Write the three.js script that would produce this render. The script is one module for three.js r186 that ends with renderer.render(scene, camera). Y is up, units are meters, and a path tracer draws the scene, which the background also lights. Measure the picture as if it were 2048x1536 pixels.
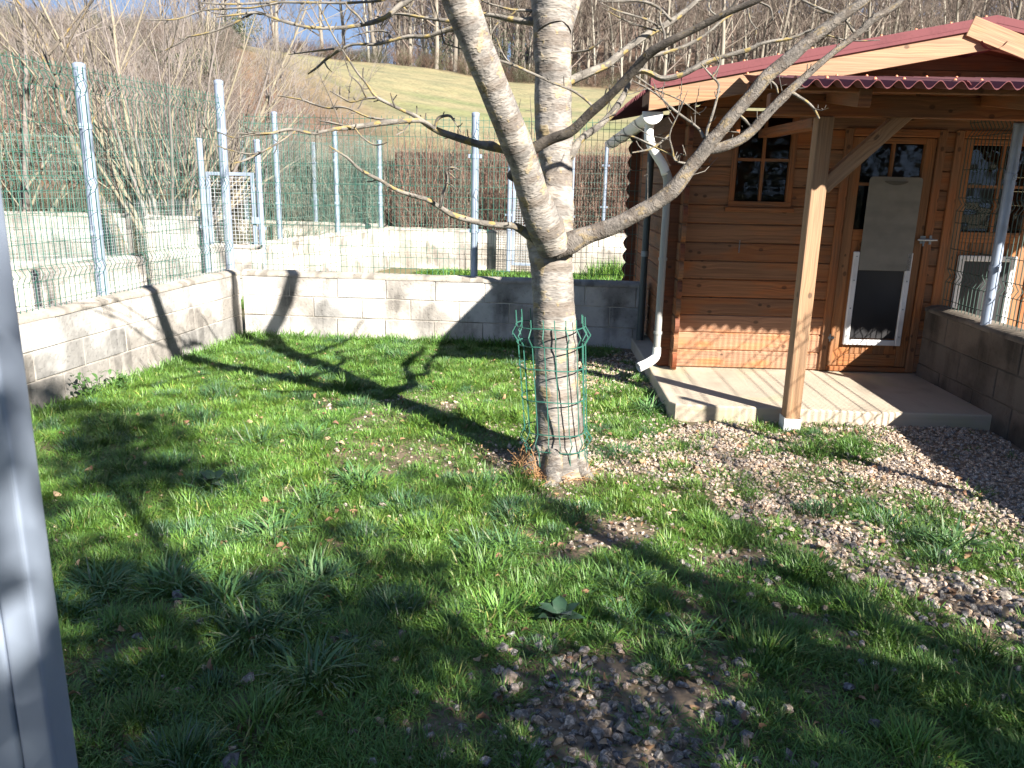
import * as THREE from 'three';
import { mergeGeometries } from 'three/addons/utils/BufferGeometryUtils.js';
import { ConvexGeometry } from 'three/addons/geometries/ConvexGeometry.js';

// ---------------------------------------------------------------- camera, sky, sun, exposure
const scene = new THREE.Scene();
const FOCAL = 1600 / 1536, EYE = 1.62, PITCH = Math.atan(1600 / 6230), ROLL = Math.atan(139 / 6230);
const camera = new THREE.PerspectiveCamera(2 * Math.atan(0.5 / FOCAL) * 180 / Math.PI, 4 / 3, 0.05, 1200);
camera.rotation.order = 'YXZ';
camera.position.set(0, EYE, 0);
camera.rotation.set(-PITCH, 0, ROLL);
camera.focus = 5.2;
camera.userData.fStop = 14;
scene.add(camera);

const SKY = 0.28;
const EL = 32 * Math.PI / 180;
const sunDir = new THREE.Vector3(0.64 * Math.cos(EL), Math.sin(EL), 0.77 * Math.cos(EL)).normalize();
{ // clear winter sky: deep blue overhead, pale towards the horizon, a soft glow round the sun
  const W = 512, H = 256, d = new Float32Array(W * H * 4), v = new THREE.Vector3();
  for (let j = 0; j < H; j++) for (let i = 0; i < W; i++) {
    const el = ((j + 0.5) / H - 0.5) * Math.PI, az = ((i + 0.5) / W - 0.5) * 2 * Math.PI;
    v.set(Math.cos(el) * Math.cos(az), Math.sin(el), Math.cos(el) * Math.sin(az));
    const k = Math.exp(-Math.max(0, el) / 0.32), glow = Math.exp(-Math.acos(Math.min(1, v.dot(sunDir))) / 0.22), o = (j * W + i) * 4;
    for (let c = 0; c < 3; c++) d[o + c] = el < -0.02 ? [0.05, 0.05, 0.04][c] : SKY * (([0.1, 0.19, 0.42][c]) * (1 - k) + [0.56, 0.8, 1.2][c] * k + [1.2, 1.1, 0.95][c] * glow);
    d[o + 3] = 1;
  }
  const t = new THREE.DataTexture(d, W, H, THREE.RGBAFormat, THREE.FloatType);
  t.mapping = THREE.EquirectangularReflectionMapping; t.magFilter = THREE.LinearFilter; t.needsUpdate = true;
  scene.background = scene.environment = t;
}
const sun = new THREE.DirectionalLight(0xfff7ec, 5);
sun.target.position.set(0, 0, -6);
sun.position.copy(sunDir).multiplyScalar(60).add(sun.target.position);
sun.castShadow = true;
sun.shadow.mapSize.set(4096, 4096);
Object.assign(sun.shadow.camera, { left: -40, right: 40, top: 40, bottom: -40, near: 1, far: 220 });
scene.add(sun, sun.target);

const renderer = new THREE.WebGLRenderer({ antialias: true });
renderer.setSize(1024, 768);
renderer.toneMapping = THREE.LinearToneMapping;
renderer.toneMappingExposure = 3.6;
renderer.shadowMap.enabled = true;

// ---------------------------------------------------------------- helpers
function rng(seed) {
  let a = seed >>> 0;
  return () => { a = (a + 0x6d2b79f5) >>> 0; let t = a; t = Math.imul(t ^ (t >>> 15), t | 1); t ^= t + Math.imul(t ^ (t >>> 7), t | 61); return ((t ^ (t >>> 14)) >>> 0) / 4294967296; };
}
const V = (x, y, z) => new THREE.Vector3(x, y, z);
const lerp = (a, b, t) => a + (b - a) * t;
const clamp = (x, a = 0, b = 1) => Math.min(b, Math.max(a, x));
const smooth = (a, b, x) => { const t = clamp((x - a) / (b - a)); return t * t * (3 - 2 * t); };

// survey: a sight line of the photograph (2048 x 1536) met with the plane at world depth z, or with the level h
camera.updateMatrixWorld(true);
const sight = (px, py) => V((px - 1024) / 1600, -(py - 768) / 1600, -1).applyQuaternion(camera.quaternion);
const atZ = (px, py, z) => { const d = sight(px, py); return V(0, EYE, 0).addScaledVector(d, z / d.z); };
const atH = (px, py, h = 0) => { const d = sight(px, py); return V(0, EYE, 0).addScaledVector(d, (h - EYE) / d.y); };

const used = new Map();
function numbered(name) { const n = used.get(name) || 0; used.set(name, n + 1); return n ? `${name}_${String(n).padStart(3, '0')}` : name; }
function tag(o, label, category, group, kind) {
  if (label) o.userData.label = label;
  if (category) o.userData.category = category;
  if (group) o.userData.group = group;
  if (kind) o.userData.kind = kind;
  return o;
}
function base(name, [x, y, z] = [0, 0, 0], turn = 0) {
  const g = new THREE.Group(); g.name = numbered(name); g.position.set(x, y, z); g.rotation.y = turn; scene.add(g); return g;
}
function part(name, geo, mat, parent = scene) {
  const m = new THREE.Mesh(geo, mat); m.name = parent === scene ? numbered(name) : name; m.castShadow = m.receiveShadow = true; parent.add(m);
  return m;
}
function nameParts(o) { // repeats among the children of one thing take a number
  const n = new Map();
  for (const c of o.children) { const k = n.get(c.name) || 0; n.set(c.name, k + 1); if (k) c.name = `${c.name}_${String(k).padStart(3, '0')}`; nameParts(c); }
}
const merge = (list) => mergeGeometries(list.map((g) => { const n = g.index ? g.toNonIndexed() : g; for (const k of Object.keys(n.attributes)) if (!['position', 'normal', 'uv'].includes(k)) n.deleteAttribute(k); return n; }), false);

// uv in metres from the dominant face direction; `along` is the axis (0 x, 1 y, 2 z) that the grain follows
function triUV(g, along = 0, ou = 0, ov = 0) {
  if (g.index) g = g.toNonIndexed();
  if (!g.attributes.normal) g.computeVertexNormals();
  const p = g.attributes.position.array, n = g.attributes.normal.array, c = p.length / 3, uv = new Float32Array(c * 2);
  for (let i = 0; i < c; i++) {
    const a = Math.abs(n[i * 3]), b = Math.abs(n[i * 3 + 1]), d = Math.abs(n[i * 3 + 2]);
    const k = a > b && a > d ? 0 : b > d ? 1 : 2, o = [0, 1, 2].filter((q) => q !== k);
    let U = o[0], W = o[1];
    if (o.includes(along)) { U = along; W = o[0] === along ? o[1] : o[0]; }
    uv[i * 2] = p[i * 3 + U] + ou; uv[i * 2 + 1] = p[i * 3 + W] + ov;
  }
  g.setAttribute('uv', new THREE.BufferAttribute(uv, 2));
  return g;
}
// box with chamfered edges, corner ranges given
function chamfer(x0, x1, y0, y1, z0, z1, c = 0.006, along = 0, ou = 0, ov = 0) {
  const cx = (x0 + x1) / 2, cy = (y0 + y1) / 2, cz = (z0 + z1) / 2, hx = (x1 - x0) / 2, hy = (y1 - y0) / 2, hz = (z1 - z0) / 2;
  const k = Math.min(c, hx * 0.6, hy * 0.6, hz * 0.6), pts = [];
  for (const a of [-1, 1]) for (const b of [-1, 1]) for (const d of [-1, 1]) {
    pts.push(V(a * (hx - k), b * (hy - k), d * hz), V(a * (hx - k), b * hy, d * (hz - k)), V(a * hx, b * (hy - k), d * (hz - k)));
  }
  const g = new ConvexGeometry(pts);
  triUV(g, along, ou, ov);
  g.translate(cx, cy, cz);
  return g;
}
function box(x0, x1, y0, y1, z0, z1, along = 0) {
  const g = new THREE.BoxGeometry(x1 - x0, y1 - y0, z1 - z0).toNonIndexed();
  g.translate((x0 + x1) / 2, (y0 + y1) / 2, (z0 + z1) / 2);
  return triUV(g, along);
}
// straight bar with n sides between two points (no caps unless asked)
function bar(a, b, r, n = 4, capped = false, r2 = r) {
  const d = b.clone().sub(a), L = d.length(), g = new THREE.CylinderGeometry(r2, r, L, n, 1, !capped);
  g.translate(0, L / 2, 0);
  g.applyQuaternion(new THREE.Quaternion().setFromUnitVectors(V(0, 1, 0), d.normalize()));
  g.translate(a.x, a.y, a.z);
  return g;
}
// many thin straight wires as one light geometry: square section, 8 triangles each
function wires(segs, r) {
  const pos = new Float32Array(segs.length * 24 * 3), nor = new Float32Array(segs.length * 24 * 3), uv = new Float32Array(segs.length * 24 * 2);
  let o = 0; const u = V(0, 0, 0), w = V(0, 0, 0), d = V(0, 0, 0);
  const cs = [[1, 1], [-1, 1], [-1, -1], [1, -1]];
  for (const [a, b, rr] of segs) {
    d.subVectors(b, a).normalize(); u.set(0, 1, 0); if (Math.abs(d.y) > 0.8) u.set(1, 0, 0);
    u.crossVectors(d, u).normalize(); w.crossVectors(d, u).normalize();
    const R = (rr || r) * 0.85;
    for (let k = 0; k < 4; k++) {
      const [p0, q0] = cs[k], [p1, q1] = cs[(k + 1) % 4], nx = (p0 + p1) / 2, ny = (q0 + q1) / 2;
      const put = (c, p, q) => { for (const ax of ['x', 'y', 'z']) { pos[o * 3 + 'xyz'.indexOf(ax)] = c[ax] + (u[ax] * p + w[ax] * q) * R; nor[o * 3 + 'xyz'.indexOf(ax)] = u[ax] * nx + w[ax] * ny; } uv[o * 2] = p; uv[o * 2 + 1] = c.y; o++; };
      put(a, p0, q0); put(a, p1, q1); put(b, p1, q1); put(a, p0, q0); put(b, p1, q1); put(b, p0, q0);
    }
  }
  const g = new THREE.BufferGeometry();
  g.setAttribute('position', new THREE.BufferAttribute(pos, 3)); g.setAttribute('normal', new THREE.BufferAttribute(nor, 3)); g.setAttribute('uv', new THREE.BufferAttribute(uv, 2));
  return g;
}
// tapered tube through points with a radius each; uv: whole tiles round, metres / tile along
function sweep(pts, radii, sides = 8, { steps = 4, bumpy = 0, seed = 1, tile = 0.7, cap = true, flare = null } = {}) {
  const R = rng(seed), curve = new THREE.CatmullRomCurve3(pts, false, 'centripetal'), n = (pts.length - 1) * steps;
  const P = [], rad = [];
  for (let i = 0; i <= n; i++) { const t = i / n; P.push(curve.getPoint(t)); const f = t * (pts.length - 1), k = Math.min(pts.length - 2, Math.floor(f)); rad.push(lerp(radii[k], radii[k + 1], smooth(0, 1, f - k) * 0.5 + (f - k) * 0.5)); }
  const T = P.map((p, i) => P[Math.min(n, i + 1)].clone().sub(P[Math.max(0, i - 1)]).normalize());
  let N = Math.abs(T[0].x) < 0.8 ? V(1, 0, 0) : V(0, 0, 1); N.sub(T[0].clone().multiplyScalar(N.dot(T[0]))).normalize();
  const pos = [], uv = [], idx = []; let len = 0;
  const wraps = Math.max(1, Math.round(2 * Math.PI * radii[0] / tile)), ph = R() * 6, ph2 = R() * 6, ph3 = R() * 6, v0 = R();
  for (let i = 0; i <= n; i++) {
    if (i) { len += P[i].distanceTo(P[i - 1]); N.sub(T[i].clone().multiplyScalar(N.dot(T[i]))).normalize(); }
    const B = T[i].clone().cross(N);
    for (let j = 0; j <= sides; j++) {
      const a = j / sides * Math.PI * 2;
      let r = rad[i];
      if (bumpy) r *= 1 + bumpy * (Math.sin(a * 2 + ph + len * 5) * 0.5 + Math.sin(a * 3 + ph2 - len * 9) * 0.35 + Math.sin(a + ph3 + len * 17) * 0.4 + Math.sin(len * 31 + ph) * 0.35);
      if (flare) r *= flare(len, a);
      pos.push(P[i].x + (N.x * Math.cos(a) + B.x * Math.sin(a)) * r, P[i].y + (N.y * Math.cos(a) + B.y * Math.sin(a)) * r, P[i].z + (N.z * Math.cos(a) + B.z * Math.sin(a)) * r);
      uv.push(j / sides * wraps, len / tile + v0);
    }
  }
  const w = sides + 1;
  for (let i = 0; i < n; i++) for (let j = 0; j < sides; j++) { const a = i * w + j; idx.push(a, a + 1, a + w, a + 1, a + w + 1, a + w); }
  if (cap) { const k = pos.length / 3, e = P[n].clone().addScaledVector(T[n], rad[n] * 0.8); pos.push(e.x, e.y, e.z); uv.push(0, len / tile + v0); for (let j = 0; j < sides; j++) idx.push(n * w + j, n * w + j + 1, k); }
  const g = new THREE.BufferGeometry();
  g.setAttribute('position', new THREE.Float32BufferAttribute(pos, 3)); g.setAttribute('uv', new THREE.Float32BufferAttribute(uv, 2)); g.setIndex(idx);
  g.computeVertexNormals();
  return g;
}

// ---------------------------------------------------------------- procedural textures (tileable noise)
function hash(x, y, s) { let h = Math.imul(x, 374761393) ^ Math.imul(y, 668265263) ^ Math.imul(s, 2246822519); h = Math.imul(h ^ (h >>> 13), 1274126177); return ((h ^ (h >>> 16)) >>> 0) / 4294967296; }
function vnoise(x, y, px, py, s) {
  const xi = Math.floor(x), yi = Math.floor(y), fx = x - xi, fy = y - yi, u = fx * fx * (3 - 2 * fx), v = fy * fy * (3 - 2 * fy);
  const m = (a, p) => ((a % p) + p) % p, x0 = m(xi, px), x1 = m(xi + 1, px), y0 = m(yi, py), y1 = m(yi + 1, py);
  return lerp(lerp(hash(x0, y0, s), hash(x1, y0, s), u), lerp(hash(x0, y1, s), hash(x1, y1, s), u), v);
}
function fbm(u, v, px, py, oct, s) { let a = 0.5, t = 0, n = 0; for (let i = 0; i < oct; i++) { t += a * vnoise(u * px, v * py, px, py, s + i * 17); n += a; a *= 0.5; px *= 2; py *= 2; } return t / n; }
const noise2 = (x, z, s = 1) => vnoise(x + 512, z + 512, 4096, 4096, s);
const fbm2 = (x, z, s = 1) => noise2(x, z, s) * 0.55 + noise2(x * 2.1, z * 2.1, s + 7) * 0.28 + noise2(x * 4.3, z * 4.3, s + 13) * 0.17;
const enc = (c) => { c = clamp(c); return Math.round(255 * (c <= 0.0031308 ? c * 12.92 : 1.055 * Math.pow(c, 1 / 2.4) - 0.055)); };
function texture(w, h, color, tu, tv, fn) {
  const d = new Uint8Array(w * h * 4);
  for (let j = 0; j < h; j++) for (let i = 0; i < w; i++) {
    const c = fn(i / w, j / h), o = (j * w + i) * 4;
    if (color) { d[o] = enc(c[0]); d[o + 1] = enc(c[1]); d[o + 2] = enc(c[2]); } else d[o] = d[o + 1] = d[o + 2] = Math.round(255 * clamp(c));
    d[o + 3] = 255;
  }
  const t = new THREE.DataTexture(d, w, h);
  t.wrapS = t.wrapT = THREE.RepeatWrapping; t.magFilter = THREE.LinearFilter; t.minFilter = THREE.LinearMipmapLinearFilter; t.generateMipmaps = true;
  if (color) t.colorSpace = THREE.SRGBColorSpace;
  t.repeat.set(1 / tu, 1 / tv); t.needsUpdate = true;
  return t;
}
const lin = (r, g, b) => new THREE.Color().setRGB(r, g, b);
const std = (c, o = {}) => new THREE.MeshStandardMaterial({ color: c, roughness: 0.85, ...o });

// concrete: pits, cement bloom, rain stains
const concreteMap = texture(512, 512, true, 1.1, 1.1, (u, v) => {
  const a = fbm(u, v, 3, 3, 5, 11), b = fbm(u, v, 24, 24, 3, 23), s = fbm(u, v, 14, 2, 4, 31), pit = smooth(0.66, 0.8, fbm(u, v, 60, 60, 2, 5));
  const t = 0.98 - 0.5 * smooth(0.42, 0.72, a) - 0.16 * (b - 0.5) - 0.2 * smooth(0.55, 0.8, s) - 0.1 * pit;
  return [t, t * (0.985 - 0.03 * a), t * (0.96 - 0.06 * a)];
});
const concreteBump = texture(512, 512, false, 1.1, 1.1, (u, v) => 0.5 + 0.5 * (fbm(u, v, 50, 50, 3, 7) - 0.5) + 0.4 * (fbm(u, v, 9, 9, 3, 3) - 0.5) - 0.2 * smooth(0.66, 0.8, fbm(u, v, 60, 60, 2, 5)));
const conc = (r, g, b) => std(lin(r, g, b), { map: concreteMap, bumpMap: concreteBump, bumpScale: 0.006, roughness: 0.95 });
const blockMats = [conc(0.48, 0.47, 0.455), conc(0.5, 0.485, 0.465), conc(0.46, 0.46, 0.455), conc(0.48, 0.46, 0.435), conc(0.455, 0.46, 0.46), conc(0.5, 0.48, 0.455)];
const mortarMat = conc(0.52, 0.5, 0.46), capMat = conc(0.55, 0.52, 0.47);
const shadedBlockMats = [conc(0.13, 0.112, 0.095), conc(0.14, 0.12, 0.1), conc(0.12, 0.106, 0.092)];  // darker copies of the block tones, the dividing wall's shade put in
const slabMap = texture(512, 512, true, 1.6, 1.6, (u, v) => { const a = fbm(u, v, 4, 4, 5, 71), l = fbm(u, v, 3, 90, 2, 77), m = smooth(0.6, 0.75, fbm(u, v, 5, 5, 3, 79)); const t = 0.92 - 0.25 * (a - 0.4) - 0.08 * (l - 0.5) - 0.2 * smooth(0.55, 0.75, fbm(u, v, 3, 3, 4, 83)); return [t * (1 - 0.05 * m), t * 0.97, t * (0.92 - 0.1 * m)]; });
const slabBump = texture(512, 512, false, 1.6, 1.6, (u, v) => 0.5 + 0.25 * (fbm(u, v, 3, 80, 2, 77) - 0.5) + 0.3 * (fbm(u, v, 40, 40, 2, 72) - 0.5));
const slabMat = std(lin(0.5, 0.44, 0.36), { map: slabMap, bumpMap: slabBump, bumpScale: 0.005, roughness: 0.95 });

// softwood: long grain, knots, uneven stain
function woodTexture(seed, knots, blotch) {
  const R = rng(seed), K = Array.from({ length: knots }, () => [R(), R(), 0.010 + R() * 0.012]);
  const f = (u, v) => {
    let wv = v + 0.02 * (fbm(u, v, 3, 4, 3, seed) - 0.5), kn = 0;
    for (const [a, b, r] of K) { let du = Math.abs(u - a), dv = Math.abs(v - b); du = Math.min(du, 1 - du) * 1.6; dv = Math.min(dv, 1 - dv) * 0.6; const d = Math.hypot(du * 0.7, dv); wv += 0.03 * Math.exp(-d * d / (r * r * 9)) * (dv > 0 ? 1 : -1); kn = Math.max(kn, 1 - smooth(r * 0.5, r, d)); }
    const g = fbm(u, ((wv % 1) + 1) % 1, 4, 64, 3, seed + 3), fine = fbm(u, v, 12, 200, 2, seed + 5);
    return [g, fine, kn];
  };
  const map = texture(768, 384, true, 1.6, 0.6, (u, v) => {
    const [g, fine, kn] = f(u, v), b = fbm(u, v, 4, 5, 4, seed + 9), t = (1.12 - 0.55 * g - 0.3 * fine) * (1 - 0.6 * kn);
    const bl = blotch * smooth(0.48, 0.75, b);
    return [t * (1 + 0.35 * bl), t * (1 - 0.02 * bl) * (0.95 + 0.06 * b), t * (1 - 0.35 * bl)];
  });
  const bump = texture(768, 384, false, 1.6, 0.6, (u, v) => { const [g, fine, kn] = f(u, v); return 0.7 - 0.5 * g - 0.2 * fine - 0.2 * kn; });
  return { map, bumpMap: bump };
}
const woodA = woodTexture(101, 14, 1), woodB = woodTexture(202, 5, 0.3);
const wood = (r, g, b, t = woodA, rough = 0.78, bs = 0.003) => std(lin(r, g, b), { ...t, bumpScale: bs, roughness: rough });
const plankMats = [wood(0.3, 0.148, 0.068), wood(0.33, 0.165, 0.076), wood(0.24, 0.12, 0.058), wood(0.34, 0.15, 0.06), wood(0.28, 0.15, 0.078)];
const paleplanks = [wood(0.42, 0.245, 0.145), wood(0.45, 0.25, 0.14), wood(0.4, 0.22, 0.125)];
const trimMat = wood(0.3, 0.145, 0.065), darkTrim = wood(0.2, 0.075, 0.03), doorMats = [wood(0.33, 0.165, 0.07), wood(0.3, 0.145, 0.06)];
const fasciaMat = wood(0.4, 0.24, 0.135, woodB), postWood = wood(0.39, 0.24, 0.13, woodB, 0.7), beamMat = wood(0.26, 0.12, 0.055);
const endLogMat = wood(0.2, 0.07, 0.032);

const redMap = texture(256, 256, true, 0.7, 0.7, (u, v) => { const a = fbm(u, v, 5, 5, 4, 401), b = fbm(u, v, 60, 60, 2, 402), t = 0.75 + 0.5 * a + 0.3 * (b - 0.5); return [t, t * (0.95 + 0.12 * a), t]; });
const redRoof = std(lin(0.14, 0.042, 0.047), { map: redMap, roughness: 0.9, side: THREE.DoubleSide });
const nailMat = std(lin(0.55, 0.2, 0.1), { roughness: 0.5 });
const galvMap = texture(256, 256, true, 0.5, 0.5, (u, v) => { const a = fbm(u, v, 8, 8, 3, 501), b = fbm(u, v, 2, 10, 3, 502), t = 0.82 + 0.2 * (a - 0.5) + 0.25 * (b - 0.5); return [t, t, t * 1.01]; });
const galv = std(lin(0.36, 0.43, 0.54), { map: galvMap, metalness: 0.35, roughness: 0.5 });
const galvDark = std(lin(0.3, 0.34, 0.36), { map: galvMap, metalness: 0.4, roughness: 0.55 });
const galvWire = std(lin(0.6, 0.63, 0.65), { metalness: 0.4, roughness: 0.45 });
const greenWire = std(lin(0.03, 0.12, 0.09), { roughness: 0.4 });
const farWire = std(lin(0.1, 0.19, 0.16), { roughness: 0.5 });
const darkWire = std(lin(0.03, 0.06, 0.05), { roughness: 0.5 });
const pvc = std(lin(0.78, 0.77, 0.74), { roughness: 0.35 }), pvcGrey = std(lin(0.29, 0.29, 0.275), { roughness: 0.45 }), pvcDark = std(lin(0.06, 0.075, 0.075), { roughness: 0.5 });
const whitePaint = std(lin(0.82, 0.82, 0.81), { roughness: 0.4, map: galvMap }), panelGrey = std(lin(0.235, 0.22, 0.185), { roughness: 0.6, map: galvMap });
const glassBump0 = texture(128, 128, false, 0.4, 0.4, (u, v) => fbm(u, v, 3, 3, 2, 619));
const flapMat = std(lin(0.016, 0.016, 0.018), { roughness: 0.45, bumpMap: glassBump0, bumpScale: 0.004 });
const glassBump = texture(256, 256, false, 0.5, 0.5, (u, v) => fbm(u, v, 5, 5, 2, 611));
const glassMat = new THREE.MeshPhysicalMaterial({ color: 0xffffff, transmission: 1, thickness: 0, roughness: 0.03, ior: 1.5, bumpMap: glassBump, bumpScale: 0.006 });
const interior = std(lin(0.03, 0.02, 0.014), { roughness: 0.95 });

// bark: grey skin with level lenticel bands, yellow and pale lichen
function barkFields(u, v) {
  const band = fbm(u, v, 13, 52, 3, 701), br = fbm(u, v, 20, 48, 3, 709), fine = fbm(u, v, 34, 110, 2, 711), big = fbm(u, v, 4, 5, 4, 713), yl = fbm(u, v, 9, 12, 4, 719), pl = fbm(u, v, 6, 22, 4, 727), patch = fbm(u, v, 3, 14, 4, 731);
  return { patch, band, br, big, fine, yellow: smooth(0.55, 0.66, yl) * smooth(0.42, 0.56, big), pale: smooth(0.55, 0.68, pl), dark: smooth(0.55, 0.74, band * 0.5 + br * 0.3 + fine * 0.2) };
}
const barkMap = texture(768, 768, true, 1, 1, (u, v) => {
  const f = barkFields(u, v), t = 0.18 + 0.15 * (f.br - 0.5) + 0.16 * (f.big - 0.5) + 0.12 * (f.fine - 0.5);
  let c = [t * 1.03, t * 0.95, t * 0.86];
  const mix = (q, k) => { c = c.map((x, i) => lerp(x, q[i], k)); };
  mix([0.36, 0.32, 0.27], f.pale * 0.45); mix([0.07, 0.05, 0.037], f.dark * 0.6); mix([0.1, 0.075, 0.055], 0.55 * smooth(0.5, 0.7, f.patch)); mix([0.38, 0.27, 0.08], f.yellow * 0.36);
  return c;
});
const barkBump = texture(768, 768, false, 1, 1, (u, v) => { const f = barkFields(u, v); return 0.5 + 0.3 * (f.br - 0.5) + 0.4 * (f.fine - 0.5) - 0.4 * f.dark + 0.2 * f.pale + 0.2 * f.yellow; });
const bark = std(lin(1, 1, 1), { map: barkMap, bumpMap: barkBump, bumpScale: 0.008, roughness: 0.9 });
const barkDim = std(lin(0.62, 0.6, 0.58), { map: barkMap, bumpMap: barkBump, bumpScale: 0.007, roughness: 0.9 });
const limbMap = texture(512, 512, true, 1, 1, (u, v) => {
  const a = fbm(u, v, 4, 12, 4, 801), y = smooth(0.62, 0.72, fbm(u, v, 5, 9, 4, 805)), p = smooth(0.52, 0.62, fbm(u, v, 5, 14, 3, 809)), t = 0.07 + 0.1 * a;
  let c = [t * 1.05, t * 0.95, t * 0.82];
  c = c.map((x, i) => lerp(x, [0.4, 0.37, 0.32][i], p * 0.26)); c = c.map((x, i) => lerp(x, [0.36, 0.26, 0.06][i], y * 0.55));
  return c;
});
const limbDark = std(lin(0.45, 0.42, 0.4), { map: limbMap, bumpMap: barkBump, bumpScale: 0.004, roughness: 0.9 });
const limbBark = std(lin(1, 1, 1), { map: limbMap, bumpMap: barkBump, bumpScale: 0.004, roughness: 0.9 });
// ---------------------------------------------------------------- ground: far sheet, yard soil
function edgeElev(x) { // height of the pasture's far edge, in metres, by where it lies across the slope
  const k = [[-60, 16.5], [-22.6, 12.5], [-15.8, 11.9], [-8.5, 11.2], [-1.2, 10.3], [10.5, 9.8], [23, 9.8], [80, 9]];
  if (x <= k[0][0]) return k[0][1];
  for (let i = 1; i < k.length; i++) if (x <= k[i][0]) return lerp(k[i - 1][1], k[i][1], (x - k[i - 1][0]) / (k[i][0] - k[i - 1][0]));
  return 9;
}
function hill(x, z) {
  const d = -z;
  if (d < 16) return 0;
  const e = edgeElev(x * 78 / Math.max(d, 40));
  let h = e * Math.pow(clamp((d - 16.5) / (78 - 16.5)), 1.08);
  if (d > 78) h += (d - 78) * (0.05 + 0.17 * smooth(-12, 12, x));
  h += 2.6 * smooth(-7, -15, x) * smooth(16, 25, d) * smooth(70, 40, d);   // rough bank on the left
  h += (fbm2(x * 0.12, z * 0.12, 3) - 0.5) * 0.7 * smooth(17, 30, d);
  return h;
}
const fieldMap = texture(512, 512, true, 9, 9, (u, v) => { const a = fbm(u, v, 6, 6, 5, 901), b = fbm(u, v, 60, 60, 2, 907), t = 0.8 + 0.5 * (a - 0.5) + 0.5 * (b - 0.5); return [t * (1.05 + 0.3 * (a - 0.5)), t, t * 0.9]; });
{
  const xs = [], zs = [];
  for (let x = -170; x <= 200; x += x > -45 && x < 60 ? 1.5 : 8) xs.push(x);
  for (let z = 40; z >= -320; z -= z < -14 && z > -130 ? 1.6 : 8) zs.push(z);
  const pos = [], uv = [], col = [], idx = [];
  for (const z of zs) for (const x of xs) {
    const inYard = x > -6 && x < 7 && z > -17 ? -0.06 : 0;
    pos.push(x, hill(x, z) + inYard - 0.03, z); uv.push(x, z);
    const d = -z, n = fbm2(x * 0.09, z * 0.09, 41), far = smooth(74, 80, d);
    const rough = clamp(smooth(-6, -13, x * 60 / Math.max(d, 20)) * smooth(60, 30, d) * (0.55 + n) + smooth(0.62, 0.75, n) * 0.25 * smooth(-5, -14, x));
    const strip = smooth(0.5, 0.8, fbm2(x * 0.05, z * 0.35, 43));
    let c = [lerp(0.225, 0.185, strip), lerp(0.212, 0.205, strip), lerp(0.122, 0.095, strip)];
    c = c.map((q, i) => lerp(q, [0.12, 0.075, 0.05][i], Math.max(rough, far))); // dead bracken, wood floor
    if (d < 16.5) c = [0.13, 0.12, 0.06];
    col.push(...c);
  }
  const w = xs.length;
  for (let j = 0; j < zs.length - 1; j++) for (let i = 0; i < w - 1; i++) { const a = j * w + i; idx.push(a, a + 1, a + w, a + 1, a + w + 1, a + w); }
  const g = new THREE.BufferGeometry();
  g.setAttribute('position', new THREE.Float32BufferAttribute(pos, 3)); g.setAttribute('uv', new THREE.Float32BufferAttribute(uv, 2)); g.setAttribute('color', new THREE.Float32BufferAttribute(col, 3)); g.setIndex(idx); g.computeVertexNormals();
  tag(part('pasture_ground', g, std(0xffffff, { vertexColors: true, map: fieldMap, roughness: 1, side: THREE.DoubleSide })), 'pale winter pasture rising to the wood on the hill', null, null, 'structure');
}
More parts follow.
